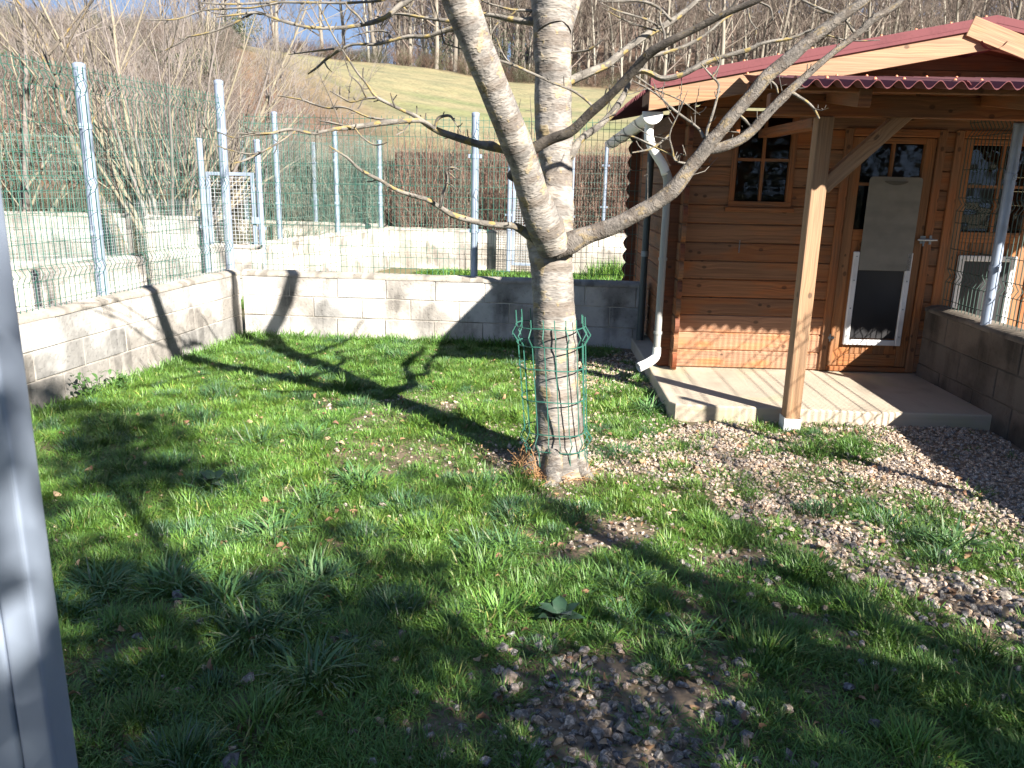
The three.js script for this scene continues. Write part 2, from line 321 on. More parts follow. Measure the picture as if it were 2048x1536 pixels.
// what the survey of the photograph says of the yard's floor: x, y in the photo, turf 0..1, gravel 0..1
const survey = [[150, 850, 1, 0], [300, 800, 1, 0], [500, 720, 1, 0], [700, 700, 1, 0], [850, 690, .9, 0], [400, 900, 1, 0], [600, 850, .95, 0], [550, 780, 1, 0], [750, 760, .9, 0], [715, 830, .5, .1], [900, 810, .5, .1], [950, 740, .85, 0], [1000, 800, .7, .1], [950, 880, .75, .1], [735, 935, .3, .1], [800, 910, .3, .1], [850, 870, .8, 0], [770, 965, .6, 0], [600, 950, .95, 0], [300, 1000, 1, 0], [200, 1200, .9, 0], [330, 1235, .7, .05], [500, 1150, 1, 0], [550, 1250, 1, 0], [350, 1450, .9, 0], [330, 1530, .75, .1], [450, 1500, .95, 0], [250, 1400, .9, 0], [550, 1400, .9, 0], [700, 1050, .85, 0], [650, 1080, .6, 0], [800, 1000, .95, 0], [900, 1000, 1, 0], [950, 1100, 1, 0], [800, 1150, 1, 0], [700, 1300, .95, 0], [850, 1300, 1, 0], [600, 1480, .95, 0], [800, 1420, .85, .05], [880, 1450, .45, .3], [850, 1500, .7, .1], [950, 1500, .8, .3], [720, 1500, .9, 0], [1000, 1250, .9, 0], [1080, 1345, .45, .4], [1000, 1330, .95, 0], [960, 1400, .85, .1], [1300, 1290, .85, 0], [940, 1460, .6, .3], [1100, 1450, .1, 1], [1250, 1500, .05, 1], [1350, 1480, .05, 1], [1150, 1380, .1, .9], [1250, 1330, .2, .6], [1200, 1410, .3, .6], [1400, 1420, .1, .5], [1050, 1180, .95, 0], [1150, 1200, .9, 0], [1100, 1030, 1, 0], [1200, 1000, 1, 0], [1195, 1095, .15, .2], [1250, 1060, .05, .3], [1300, 1150, .85, 0], [1250, 1220, .85, .1], [1350, 1230, .6, .1], [1330, 1300, .85, 0], [1420, 1260, .1, .2], [1430, 1330, .1, .3], [1400, 1060, .95, .1], [1350, 1000, .8, .3], [1330, 950, .35, .8], [1250, 930, .3, .9], [1200, 900, .4, .8], [1220, 860, .75, .4], [1220, 800, .8, .2], [1230, 760, .4, .6], [1190, 740, .3, .6], [1280, 700, 0, .4], [1150, 700, .5, .1], [1300, 800, 1, .2], [1330, 830, .9, .3], [1250, 830, .6, .4], [1400, 860, .05, 1], [1500, 900, .02, 1], [1400, 930, .1, 1], [1450, 970, .4, .8], [1545, 905, .8, .6], [1630, 900, .9, .5], [1600, 945, .7, .6], [1560, 930, .1, 1], [1700, 950, .02, 1], [1800, 950, .02, 1], [1600, 1000, .1, 1], [1500, 1020, .2, .8], [1700, 1030, .7, .4], [1780, 1000, .7, .4], [1650, 1060, .2, .8], [1560, 1080, .95, .1], [1620, 1130, .85, .2], [1700, 1110, .15, .9], [1750, 1080, .1, .9], [1830, 1100, .95, .1], [1950, 1120, .95, .1], [1900, 1050, .75, .5], [1980, 1050, .2, .9], [2040, 1140, .6, .5], [1900, 1000, .05, 1], [2000, 950, 0, 1], [1900, 900, 0, .8], [1500, 1130, .1, .3], [1450, 1180, .5, .2], [1550, 1200, .95, 0], [1700, 1190, .95, .1], [1750, 1250, .9, 0], [1850, 1180, .15, 1], [1950, 1200, .05, 1], [2040, 1250, .1, 1], [1850, 1280, .7, .3], [1650, 1260, .5, .2], [1500, 1260, .75, 0], [1600, 1330, .95, 0], [1750, 1350, .95, 0], [1900, 1400, .95, 0], [2000, 1330, .8, .2], [1550, 1400, .75, .1], [1500, 1480, .8, .2], [1700, 1480, .95, 0], [1900, 1500, .95, 0], [1450, 1390, .2, .3], [1110, 975, .25, .3], [1060, 935, .15, .4], [1050, 965, .6, .2], [-300, 1100, 1, 0], [-200, 800, 1, 0], [2300, 1100, .1, 1], [2400, 1400, .8, .2], [300, 1800, .8, .1], [1100, 1800, .3, .8], [1900, 1800, .9, 0]]
  .map(([px, py, t, g]) => { const p = atH(px, py); return [p.x, p.z, t, g]; });
function floorRaw(x, z) {
  const wx = x + (fbm2(x * 4, z * 4, 51) - 0.5) * 0.28, wz = z + (fbm2(x * 4, z * 4, 57) - 0.5) * 0.28;
  let W = 0, t = 0, g = 0;
  for (const [a, b, ct, cg] of survey) { const d = (a - wx) ** 2 + (b - wz) ** 2, k = 1 / (d * d + 1e-5); W += k; t += k * ct; g += k * cg; }
  return [t / W, g / W];
}
const FG = { x0: -4, z0: -9, s: 0.035, nx: 232, nz: 290, d: [] };
for (let j = 0; j < FG.nz; j++) for (let i = 0; i < FG.nx; i++) FG.d.push(floorRaw(FG.x0 + i * FG.s, FG.z0 + j * FG.s));
function floorAt(x, z) { const i = clamp(Math.round((x - FG.x0) / FG.s), 0, FG.nx - 1), j = clamp(Math.round((z - FG.z0) / FG.s), 0, FG.nz - 1); return FG.d[j * FG.nx + i]; }
const floorY = (x, z) => (fbm2(x * 1.3, z * 1.3, 61) - 0.5) * 0.05 + (fbm2(x * 7, z * 7, 67) - 0.5) * 0.016;
const soilMap = texture(768, 768, true, 1.3, 1.3, (u, v) => { const a = fbm(u, v, 5, 5, 5, 951), b = fbm(u, v, 70, 70, 2, 953), g = smooth(0.6, 0.72, fbm(u, v, 40, 40, 2, 957)), t = 0.8 + 0.5 * (a - 0.5) + 0.5 * (b - 0.5); return [t * (1 + 0.35 * g), t * (1 + 0.32 * g), t * (1 + 0.3 * g)]; });
const soilBump = texture(768, 768, false, 1.3, 1.3, (u, v) => 0.5 * fbm(u, v, 70, 70, 2, 953) + 0.5 * fbm(u, v, 14, 14, 4, 959));
{
  const N = 170, x0 = -3.7, x1 = 3.9, z0 = -8.7, z1 = 0.6, pos = [], uv = [], col = [], idx = [];
  for (let j = 0; j <= N; j++) for (let i = 0; i <= N; i++) {
    const x = lerp(x0, x1, i / N), z = lerp(z0, z1, j / N), [t, g] = floorAt(x, z), n = fbm2(x * 3, z * 3, 71);
    pos.push(x, floorY(x, z), z); uv.push(x, z);
    const moss = smooth(0.55, 0.7, n) * 0.25 + t * 0.5;
    let c = [0.2, 0.14, 0.095]; c = c.map((q, k) => lerp(q, [0.3, 0.225, 0.155][k], g * 0.8)); c = c.map((q, k) => lerp(q, [0.07, 0.08, 0.03][k], Math.min(1, moss * 1.3) * (1 - g * 0.6)));
    col.push(...c);
  }
  for (let j = 0; j < N; j++) for (let i = 0; i < N; i++) { const a = j * (N + 1) + i; idx.push(a, a + N + 1, a + 1, a + 1, a + N + 1, a + N + 2); }
  const g = new THREE.BufferGeometry();
  g.setAttribute('position', new THREE.Float32BufferAttribute(pos, 3)); g.setAttribute('uv', new THREE.Float32BufferAttribute(uv, 2)); g.setAttribute('color', new THREE.Float32BufferAttribute(col, 3)); g.setIndex(idx); g.computeVertexNormals();
  tag(part('yard_ground', g, std(0xffffff, { vertexColors: true, map: soilMap, bumpMap: soilBump, bumpScale: 0.012, roughness: 1 })), 'brown bare soil of the yard between turf and gravel', null, null, 'structure');
}

// ---------------------------------------------------------------- block walls
// A wall along its own x axis from a to b (outer face towards +z of its frame); every block a part
function blockWall(name, label, A, B, { h = 0.66, thick = 0.2, seed = 5, mats = blockMats, cap = true, len = 0.5, wob = 0.003, capm = capMat, core = mortarMat, group } = {}) {
  const R = rng(seed), d = B.clone().sub(A), L = Math.hypot(d.x, d.z), w = base(name, [A.x, A.y, A.z], -Math.atan2(d.z, d.x));
  tag(w, label, 'wall', group);
  const rows = Math.round((h - (cap ? 0.05 : 0)) / 0.2), bh = (h - (cap ? 0.045 : 0)) / rows, J = 0.009;
  part('mortar_core', box(0.002, L - 0.002, -0.1, h - (cap ? 0.045 : 0.004), -thick + 0.008, -0.008), core, w);
  for (let r = 0; r < rows; r++) {
    let x = -(r % 2) * len / 2 - R() * 0.05;
    while (x < L - 0.02) {
      const x0 = Math.max(0, x + J / 2), x1 = Math.min(L, x + len - J / 2); x += len;
      if (x1 - x0 < 0.04) continue;
      const dz = (R() - 0.5) * wob * 2, dy = (R() - 0.5) * 0.004;
      part('block', chamfer(x0, x1, r * bh + J / 2 + dy + (r ? 0 : -0.08), (r + 1) * bh - J / 2 + dy, -thick + dz, dz, 0.004, 0, (x0 + x1) / 2 + seed, (r + 0.5) * bh + 0.17 * seed), mats[Math.floor(R() * mats.length)], w);
    }
  }
  if (cap) { // hand-laid mortar capping: an uneven rounded strip
    const n = Math.max(4, Math.round(L / 0.12)), prof = [[-thick - 0.006, -0.006], [-thick - 0.008, 0.022], [-thick * 0.8, 0.042], [-thick * 0.5, 0.047], [-thick * 0.2, 0.042], [0.008, 0.022], [0.006, -0.006]];
    const pos = [], uv = [], idx = [], m = prof.length;
    for (let i = 0; i <= n; i++) for (const [z, y] of prof) { const x = L * i / n; pos.push(x, h - 0.045 + y + (fbm2(x * 5, z * 9 + seed, 9) - 0.5) * 0.016, z + (fbm2(x * 4 + 50, y * 30 + seed, 9) - 0.5) * 0.008); uv.push(x, z - y); }
    for (let i = 0; i < n; i++) for (let k = 0; k < m - 1; k++) { const a = i * m + k; idx.push(a, a + 1, a + m, a + 1, a + m + 1, a + m); }
    for (const e of [0, n]) for (let k = 1; k < m - 1; k++) { const a = e * m; e ? idx.push(a, a + k + 1, a + k) : idx.push(a, a + k, a + k + 1); }
    const g = new THREE.BufferGeometry();
    g.setAttribute('position', new THREE.Float32BufferAttribute(pos, 3)); g.setAttribute('uv', new THREE.Float32BufferAttribute(uv, 2)); g.setIndex(idx); g.computeVertexNormals();
    part('mortar_cap', g, Object.assign(capm.clone(), { side: THREE.DoubleSide }), w);
  }
  nameParts(w);
  return w;
}
const cornerL = V(-2.79, 0, -8.13);
const leftNear = V(-3.83, 0, -1.6);
blockWall('block_wall', 'pale block wall with tree shadows along the left side of the grass', leftNear, cornerL.clone().add(V(-0.0, 0, 0)), { seed: 12, h: 0.67 });
blockWall('block_wall', 'stained block wall across the back of the yard, running behind the tree trunk to the cabin', V(-2.77, 0, -8.14), V(1.30, 0, -7.83), { seed: 34, h: 0.66 });

// ---------------------------------------------------------------- cabin
const CX = 1.36, CZ = -6.58, CT = -0.022;
const toWorld = (x, y, z) => V(x, y, z).applyAxisAngle(V(0, 1, 0), CT).add(V(CX, 0, CZ));
{
  const S = base('concrete_slab', [CX, 0, CZ], CT);
  tag(S, 'low concrete porch slab with a broom finish under the cabin', null, null, 'structure');
  const sh = new THREE.Shape([[-0.19, 2.95], [-0.205, -1.08], [-0.17, -1.145], [-0.1, -1.16], [1.24, -1.22], [1.32, -1.215], [2.0, -1.21], [4.3, -1.2], [4.3, 2.95]].map(([x, y]) => new THREE.Vector2(x, y)));
  const g = new THREE.ExtrudeGeometry(sh, { depth: 0.2, bevelEnabled: true, bevelSize: 0.012, bevelThickness: 0.012, bevelSegments: 2, steps: 1 });
  g.rotateX(-Math.PI / 2); g.translate(0, -0.102, 0);
  part('slab', triUV(g, 2), slabMat, S);
  S.children[0].rotation.y = 0;
}
const cabin = base('log_cabin', [CX, 0, CZ], CT);
tag(cabin, 'brown wooden garden cabin with a dark red corrugated roof and open porch', 'cabin');
{
  const R = rng(77), F0 = 0.115, PH = 0.1485, W = 4.04, D = 2.75, T = 0.045, peakX = 2.02, slope = 0.192;
  const roofY = (x) => 2.735 - slope * Math.abs(x - peakX);
  const pm = () => plankMats[Math.floor(R() * plankMats.length)];
  const profile = (h, t) => { const c = 0.009; return new THREE.Shape([[-t, 0.001], [-t, h - 0.001], [-c, h - 0.001], [0, h - c], [0, c], [-c, 0.001]].map(([z, y]) => new THREE.Vector2(-z, y))); };
  // a plank lying along x with both front edges chamfered
  function plank(x0, x1, y0, h, t = T) {
    const g = new THREE.ExtrudeGeometry(profile(h, t), { depth: x1 - x0, bevelEnabled: false });
    g.rotateY(Math.PI / 2);           // shape x (depth, positive = inwards) -> -z ; extrusion -> +x
    g.translate(x0, y0, 0);
    return triUV(g, 0, R() * 3, R() * 3);
  }
  const holes = [[0.335, 0.835, 1.44, 2.17], [1.2, 1.985, 0, 2.06], [2.055, 2.84, 0, 2.06], [3.205, 3.705, 1.44, 2.17]];
  for (let k = 0; k < 14; k++) {
    const y0 = F0 + k * PH, y1 = y0 + PH; let spans = [[0.001, W - 0.001]];
    for (const [a, b, c, d] of holes) if (y1 > c + 0.02 && y0 < d - 0.02) spans = spans.flatMap(([p, q]) => (a > p && a < q) ? [[p, a], [b, q]] : [[p, q]]);
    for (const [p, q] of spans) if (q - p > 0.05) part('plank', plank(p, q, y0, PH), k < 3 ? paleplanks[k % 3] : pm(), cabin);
    // log ends crossing at the corners
    const end = (mir) => {
      const s = new THREE.Shape(); s.moveTo(0.0, 0.004); s.lineTo(-0.085, 0.004); s.quadraticCurveTo(-0.118, 0.03, -0.128, PH * 0.5); s.quadraticCurveTo(-0.118, PH - 0.03, -0.085, PH - 0.004); s.lineTo(0, PH - 0.004);
      const g = new THREE.ExtrudeGeometry(s, { depth: T - 0.006, bevelEnabled: true, bevelSize: 0.004, bevelThickness: 0.003, bevelSegments: 1, curveSegments: 4 });
      if (mir) g.rotateY(Math.PI);
      return triUV(g, 0, R() * 3, R() * 3);
    };
    for (const z of [-T + 0.003, -D]) { const m = part('log_end', end(false), R() < 0.5 ? endLogMat : darkTrim, cabin); m.position.set(-0.047, y0, z); }
    { const m = part('log_end', end(true), endLogMat, cabin); m.position.set(W + 0.047, y0, -0.003); }
    // side wall logs run past the front wall
    const side = plank(0, D + 0.12, y0, PH); side.rotateY(-Math.PI / 2);
    const sideMat = pm();
    { const m = part('side_plank', side, sideMat, cabin); m.position.set(-0.045, 0, -D); }
    { const m = part('side_plank', side.clone().rotateY(Math.PI), sideMat, cabin); m.position.set(W + 0.045, 0, 0.12); }
    // rounded noses of those logs
    const nose = (x) => { const s = new THREE.Shape(); s.moveTo(0, 0.006); s.quadraticCurveTo(0.034, 0.02, 0.036, PH * 0.5); s.quadraticCurveTo(0.034, PH - 0.02, 0, PH - 0.006); const g = new THREE.ExtrudeGeometry(s, { depth: T - 0.01, bevelEnabled: false, curveSegments: 4 }); g.rotateY(-Math.PI / 2); const m = part('log_nose', triUV(g, 2, R(), R()), R() < 0.5 ? trimMat : endLogMat, cabin); m.position.set(x, y0, 0.118); };
    nose(0.0 - 0.005); nose(W + 0.04);
  }
  // gable boards under the rake
  for (let k = 0; k < 4; k++) {
    const y0 = F0 + (14 + k) * PH, y1 = Math.min(y0 + PH, 2.66);
    const xa = (y) => peakX - (2.685 - y) / slope, hw0 = Math.max(0.05, Math.min(W - 0.05, xa(y0))), hw1 = xa(y1);
    if (y0 > 2.6) break;
    const l0 = Math.max(0.05, hw0), l1 = Math.min(peakX - 0.02, Math.max(0.05, hw1));
    const sh = new THREE.Shape([[l0, 0.002], [W - l0, 0.002], [W - l1, y1 - y0 - 0.002], [l1, y1 - y0 - 0.002]].map(([x, y]) => new THREE.Vector2(x, y)));
    const g = new THREE.ExtrudeGeometry(sh, { depth: T - 0.012, bevelEnabled: true, bevelSize: 0.0, bevelThickness: 0.01, bevelSegments: 1 }); g.translate(0, y0, -T);
    part('gable_plank', triUV(g, 0, R() * 3, R() * 3), pm(), cabin);
  }
  // back wall and dark floor close the room
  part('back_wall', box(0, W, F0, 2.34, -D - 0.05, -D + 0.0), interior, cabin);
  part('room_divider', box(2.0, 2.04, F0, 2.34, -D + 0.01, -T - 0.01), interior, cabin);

  // roof: wavy sheets, crests run down the slope
  function waveSheet(width, length, pitch, amp, t = 0.004, phase = 0) { // crests along z, wave along x
    const n = Math.max(8, Math.round(width / pitch * 10)), up = [], dn = [];
    for (let i = 0; i <= n; i++) { const x = width * i / n, y = amp * Math.cos((x / pitch + phase) * Math.PI * 2); up.push([x, y + t / 2]); dn.push([x, y - t / 2]); }
    const g = new THREE.ExtrudeGeometry(new THREE.Shape([...up, ...dn.reverse()].map(([x, y]) => new THREE.Vector2(x, y))), { depth: length, bevelEnabled: false, curveSegments: 1, steps: 1 });
    return triUV(g, 2, R(), R());
  }
  const runL = (peakX + 0.4) * Math.sqrt(1 + slope * slope), ang = Math.atan(slope);
  for (const sgn of [-1, 1]) for (let k = 0; k < 4; k++) {
    const g = waveSheet(0.86, runL, 0.095, 0.018);
    // wave axis front to back, length down the slope
    g.applyMatrix4(new THREE.Matrix4().makeBasis(V(0, 0, -sgn), V(sgn * Math.sin(ang), Math.cos(ang), 0), V(sgn * Math.cos(ang), -Math.sin(ang), 0)));
    part('roof_sheet', g, redRoof, cabin).position.set(peakX, 2.745 + (k % 2) * 0.006, 0.4 - k * 0.81 - (sgn < 0 ? 0.86 : 0));
  }
  // verge strips and bargeboards on the front gable
  for (const sgn of [-1, 1]) {
    const x0 = peakX, x1 = peakX + sgn * (peakX + 0.39);
    const strip = (y0, y1, z0, z1, mat, nm, end = 0) => {
      const a = [x0, roofY(x0)], b = [x1, roofY(x1)];
      const pts = [[a[0], a[1] + y0], [b[0], b[1] + y0 + end], [b[0], b[1] + y1], [a[0], a[1] + y1]];
      if (sgn > 0) pts.reverse();
      const g = new THREE.ExtrudeGeometry(new THREE.Shape(pts.map(([x, y]) => new THREE.Vector2(x, y))), { depth: z1 - z0, bevelEnabled: true, bevelSize: 0.002, bevelThickness: 0.002, bevelSegments: 1 });
      g.translate(0, 0, z0);
      return part(nm, triUV(g, 0, R() * 3, R() * 3), mat, cabin);
    };
    strip(-0.145, -0.005, 0.35, 0.378, fasciaMat, 'bargeboard');
    strip(0.0, 0.076, 0.30, 0.396, redRoof, 'verge_strip');
    strip(-0.09, -0.005, -0.02, 0.34, beamMat, 'roof_boarding');
  }
  { // splice plate at the ridge, skewed a little
    const g = chamfer(-0.16, 0.34, -0.09, 0.05, 0.382, 0.402, 0.003, 0, 0.4, 0.2); g.rotateZ(-0.33);
    g.translate(peakX - 0.02, 2.705, 0.0); part('ridge_plate', g, fasciaMat, cabin);
    part('ridge_cap', (() => { const gg = new THREE.CylinderGeometry(0.1, 0.1, 3.4, 10, 1, true, -1.1, 2.2); gg.rotateX(Math.PI / 2); gg.rotateZ(Math.PI / 2 * 0); return triUV(gg, 2); })(), redRoof, cabin).position.set(peakX, 2.685, -1.28);
    cabin.children.at(-1).rotation.z = Math.PI / 2 * 0;
  }
  const nail = (x, y, z) => { const g = new THREE.SphereGeometry(0.011, 7, 4, 0, Math.PI * 2, 0, Math.PI / 2); g.scale(1, 1.3, 1); part('roof_nail', g, nailMat, cabin).position.set(x, y, z); };
  for (let k = 0; k < 10; k++) { const x = -0.2 + k * 0.24; nail(x, roofY(x) + 0.078, 0.36); }
  // porch roof
  const fl = [0.165, 2.147, 2.03], bk = [0.27, 2.362, 0.40], wPorch = 3.6;
  const dz = fl[2] - bk[2], dy = bk[1] - fl[1], lenP = Math.hypot(dz, dy), pa = Math.atan2(dy, dz), sk = Math.atan2(fl[0] - bk[0], dz);
  for (let k = 0; k < 4; k++) {
    const g = waveSheet(0.95, lenP, 0.106, 0.021, 0.005);
    g.rotateX(pa); g.rotateY(sk);
    part('porch_sheet', g, redRoof, cabin).position.set(bk[0] + k * 0.9, bk[1] + (k % 2) * 0.007, bk[2]);
  }
  part('gable_sun_stop', merge([box(0.85, 3.2, 2.384, 2.389, 0.004, 0.40), (() => { const q = box(0.85, 3.2, 0, 0.005, 0, 0.3); q.rotateX(pa); q.translate(0, 2.385, 0.4); return q; })()]), redRoof, cabin);  // added sheet that stops sun leaking over the porch roof onto the wall
  for (let k = 0; k < 17; k++) { const f = (k % 2) ? 0.12 : 0.02, x = lerp(fl[0], bk[0], f) + k * 0.212 + 0.002; nail(x, lerp(fl[1], bk[1], f) + 0.024, lerp(fl[2], bk[2], f)); }
  for (let k = 0; k < 8; k++) nail(bk[0] + 0.02 + k * 0.212, bk[1] + 0.02, bk[2] + 0.05);
  // porch timber
  part('porch_beam', chamfer(0.22, 3.75, 2.035, 2.165, 1.28, 1.36, 0.005), beamMat, cabin);
  part('porch_batten', chamfer(0.24, 3.75, 2.125, 2.16, 1.82, 1.88, 0.004), beamMat, cabin);
  part('porch_batten', chamfer(0.28, 3.75, 2.27, 2.31, 0.5, 0.56, 0.004), beamMat, cabin);
  for (const x of [0.56, 1.5, 2.6, 3.55]) { const g = chamfer(0, 0.07, -0.1, 0, -1.45, 0.0, 0.004, 2); g.rotateX(pa); part('rafter', g, beamMat, cabin).position.set(x, 2.142, 1.9); }
  part('side_beam', chamfer(0.52, 0.62, 1.97, 2.033, 0.02, 1.27, 0.005, 2), beamMat, cabin);
  part('porch_post', chamfer(0.525, 0.625, 0.065, 2.034, 1.27, 1.37, 0.006, 1, 0.3, 0.1), postWood, cabin);
  part('porch_post', chamfer(3.42, 3.52, 0.065, 2.034, 1.27, 1.37, 0.006, 1, 0.9, 0.4), postWood, cabin);
  for (const x of [0.575, 3.47]) part('post_foot', merge([box(x - 0.056, x - 0.052, -0.05, 0.09, 1.262, 1.378), box(x + 0.052, x + 0.056, -0.05, 0.09, 1.262, 1.378), box(x - 0.0525, x + 0.0525, 0.058, 0.064, 1.265, 1.375), box(x - 0.056, x + 0.056, -0.06, 0.085, 1.372, 1.377)]), whitePaint, cabin);
  for (const sgn of [1, -1]) {
    const a = V(sgn > 0 ? 0.625 : 3.42, 1.62, 1.32), b = V(sgn > 0 ? 1.06 : 2.98, 2.05, 1.32), d = b.clone().sub(a), L = d.length() + 0.04;
    const g = chamfer(-0.02, L, -0.045, 0.045, -0.035, 0.035, 0.005, 0, 0.7, 0.2); g.rotateZ(Math.atan2(d.y, d.x)); g.translate(a.x, a.y, a.z);
    part('brace', g, postWood, cabin);
  }
  // windows
  function sash(x0, x1, y0, y1, z, cols, rows, mat, parent, fw = 0.045, name = 'window') {
    const frame = merge([chamfer(x0, x1, y0, y0 + fw, z - 0.05, z, 0.004), chamfer(x0, x1, y1 - fw, y1, z - 0.05, z, 0.004), chamfer(x0, x0 + fw, y0 + fw, y1 - fw, z - 0.049, z - 0.001, 0.004, 1), chamfer(x1 - fw, x1, y0 + fw, y1 - fw, z - 0.049, z - 0.001, 0.004, 1)]);
    const f = part(name, frame, mat, parent), ix0 = x0 + fw, ix1 = x1 - fw, iy0 = y0 + fw, iy1 = y1 - fw, b = 0.011;
    for (let c = 0; c < cols; c++) for (let r = 0; r < rows; r++) {
      const g = new THREE.PlaneGeometry((ix1 - ix0) / cols - 2 * b, (iy1 - iy0) / rows - 2 * b).toNonIndexed();
      g.translate(lerp(ix0, ix1, (c + 0.5) / cols), lerp(iy0, iy1, (r + 0.5) / rows), z - 0.028);
      part('pane', triUV(g, 0, c * 0.31, r * 0.17), glassMat, f);
    }
    for (let c = 1; c < cols; c++) part('glazing_bar', box(lerp(ix0, ix1, c / cols) - b, lerp(ix0, ix1, c / cols) + b, iy0, iy1, z - 0.038, z - 0.012, 1), mat, f);
    for (let r = 1; r < rows; r++) part('glazing_bar', box(ix0, ix1, lerp(iy0, iy1, r / rows) - b, lerp(iy0, iy1, r / rows) + b, z - 0.037, z - 0.013), mat, f);
    return f;
  }
  sash(0.335, 0.835, 1.44, 2.17, 0.012, 2, 2, trimMat, cabin);
  sash(3.205, 3.705, 1.44, 2.17, 0.012, 2, 2, trimMat, cabin);
  part('window_sill', chamfer(0.31, 0.86, 1.405, 1.438, 0.002, 0.03, 0.004), trimMat, cabin);
  // doors
  function door(x0, board, flapX0, flapX1, flapY0, flapY1, boardTop) {
    const x1 = x0 + 0.785, y0 = 0.118;
    const frame = part('door_frame', merge([chamfer(x0, x0 + 0.062, y0, 2.06, -0.05, 0.02, 0.005, 1), chamfer(x1 - 0.062, x1, y0, 2.06, -0.05, 0.02, 0.005, 1), chamfer(x0 + 0.062, x1 - 0.062, 2.0, 2.06, -0.049, 0.019, 0.005), chamfer(x0 + 0.062, x1 - 0.062, y0, y0 + 0.04, -0.05, 0.018, 0.004)]), trimMat, cabin);
    const dx0 = x0 + 0.067, dx1 = x1 - 0.067, st = 0.085, yA = y0 + 0.045, yB = 1.995;
    const leaf = part('door', merge([chamfer(dx0, dx0 + st, yA, yB, -0.04, 0.004, 0.004, 1, .2, .1), chamfer(dx1 - st, dx1, yA, yB, -0.04, 0.004, 0.004, 1, .8, .2), chamfer(dx0 + st, dx1 - st, yA, yA + 0.1, -0.039, 0.003, 0.004), chamfer(dx0 + st, dx1 - st, 1.2, 1.285, -0.039, 0.003, 0.004), chamfer(dx0 + st, dx1 - st, yB - 0.045, yB, -0.039, 0.003, 0.004)]), doorMats[0], cabin);
    const n = 5, w = (dx1 - dx0 - 2 * st) / n;
    for (let k = 0; k < n; k++) part('door_plank', chamfer(dx0 + st + k * w + 0.001, dx0 + st + (k + 1) * w - 0.001, yA + 0.1, 1.2, -0.035, -0.006, 0.004, 1, k * 0.4, k * 0.13), doorMats[k % 2], leaf);
    const ix0 = dx0 + st, ix1 = dx1 - st, iy0 = 1.285, iy1 = yB - 0.045, b = 0.011, mx = (ix0 + ix1) / 2, my = (iy0 + iy1) / 2 + 0.02;
    for (const [a, c, d, e] of [[ix0, mx, iy0, my], [mx, ix1, iy0, my], [ix0, mx, my, iy1], [mx, ix1, my, iy1]]) { const g = new THREE.PlaneGeometry(c - a - 2 * b, e - d - 2 * b).toNonIndexed(); g.translate((a + c) / 2, (d + e) / 2, -0.02); part('pane', triUV(g, 0, a, d), glassMat, leaf); }
    part('glazing_bar', box(mx - b, mx + b, iy0, iy1, -0.03, 0.0, 1), doorMats[1], leaf); part('glazing_bar', box(ix0, ix1, my - b, my + b, -0.029, -0.001), doorMats[1], leaf);
    // dog flap: white surround with raised bead, dark hinged flap, screws
    const s = 0.045;
    const surround = part('flap_frame', merge([chamfer(flapX0, flapX0 + s, flapY0, flapY1, 0.006, 0.034, 0.005, 1), chamfer(flapX1 - s, flapX1, flapY0, flapY1, 0.006, 0.034, 0.005, 1), chamfer(flapX0 + s, flapX1 - s, flapY0, flapY0 + s, 0.006, 0.033, 0.005), ...(board ? [] : [chamfer(flapX0 + s, flapX1 - s, flapY1 - s, flapY1, 0.006, 0.033, 0.005)])]), whitePaint, cabin);
    for (const x of [flapX0 + s / 2, flapX1 - s / 2]) for (const f of [0.1, 0.4, 0.7, 0.95]) { const g = new THREE.CylinderGeometry(0.006, 0.006, 0.003, 8); g.rotateX(Math.PI / 2); part('screw', g, galvDark, surround).position.set(x, lerp(flapY0, flapY1, f), 0.0355); }
    part('dog_flap', chamfer(flapX0 + s + 0.004, flapX1 - s - 0.004, flapY0 + s + 0.012, flapY1 - (board ? 0.02 : s), 0.008, 0.016, 0.003), flapMat, surround);
    if (board) { // grey closing panel slid up in its runners
      const [a, c, d, e] = board, r = 0.03, sh = new THREE.Shape();
      sh.moveTo(a, d); sh.lineTo(c, d); sh.lineTo(c, e - r); sh.quadraticCurveTo(c, e, c - r, e); sh.lineTo(a + r, e); sh.quadraticCurveTo(a, e, a, e - r); sh.closePath();
      const g = new THREE.ExtrudeGeometry(sh, { depth: 0.008, bevelEnabled: true, bevelSize: 0.002, bevelThickness: 0.002, bevelSegments: 1 }); g.translate(0, 0, 0.024);
      const p = part('closing_panel', triUV(g), panelGrey, cabin);
      const h = new THREE.Shape(); h.moveTo(-0.09, 0.012); h.quadraticCurveTo(0, -0.035, 0.09, 0.012); h.lineTo(0.09, 0.02); h.lineTo(-0.09, 0.02);
      const hg = new THREE.ExtrudeGeometry(h, { depth: 0.006, bevelEnabled: false }); hg.translate((a + c) / 2, e - 0.05, 0.0365);
      part('finger_grip', triUV(hg), std(lin(0.1, 0.095, 0.08)), p);
    }
    const bolt = part('bolt', merge([chamfer(x1 - 0.115, x1 + 0.005, 1.205, 1.225, 0.022, 0.034, 0.003), box(x1 - 0.1, x1 - 0.06, 1.185, 1.245, 0.021, 0.026), box(x1 - 0.03, x1 - 0.012, 1.18, 1.25, 0.021, 0.03), bar(V(x1 - 0.075, 1.205, 0.03), V(x1 - 0.075, 1.165, 0.036), 0.006, 6, true)].map((q) => q)), galvDark, cabin);
    part('bolt_rod', bar(V(x1 - 0.125, 1.215, 0.037), V(x1 + 0.03, 1.215, 0.037), 0.006, 7, true), galvWire, bolt);
    part('hinge', merge([chamfer(x0 + 0.05, x0 + 0.1, 0.39, 0.41, 0.02, 0.026, 0.002), bar(V(x0 + 0.066, 0.37, 0.026), V(x0 + 0.066, 0.43, 0.026), 0.007, 7, true)]), galvDark, cabin);
    return frame;
  }
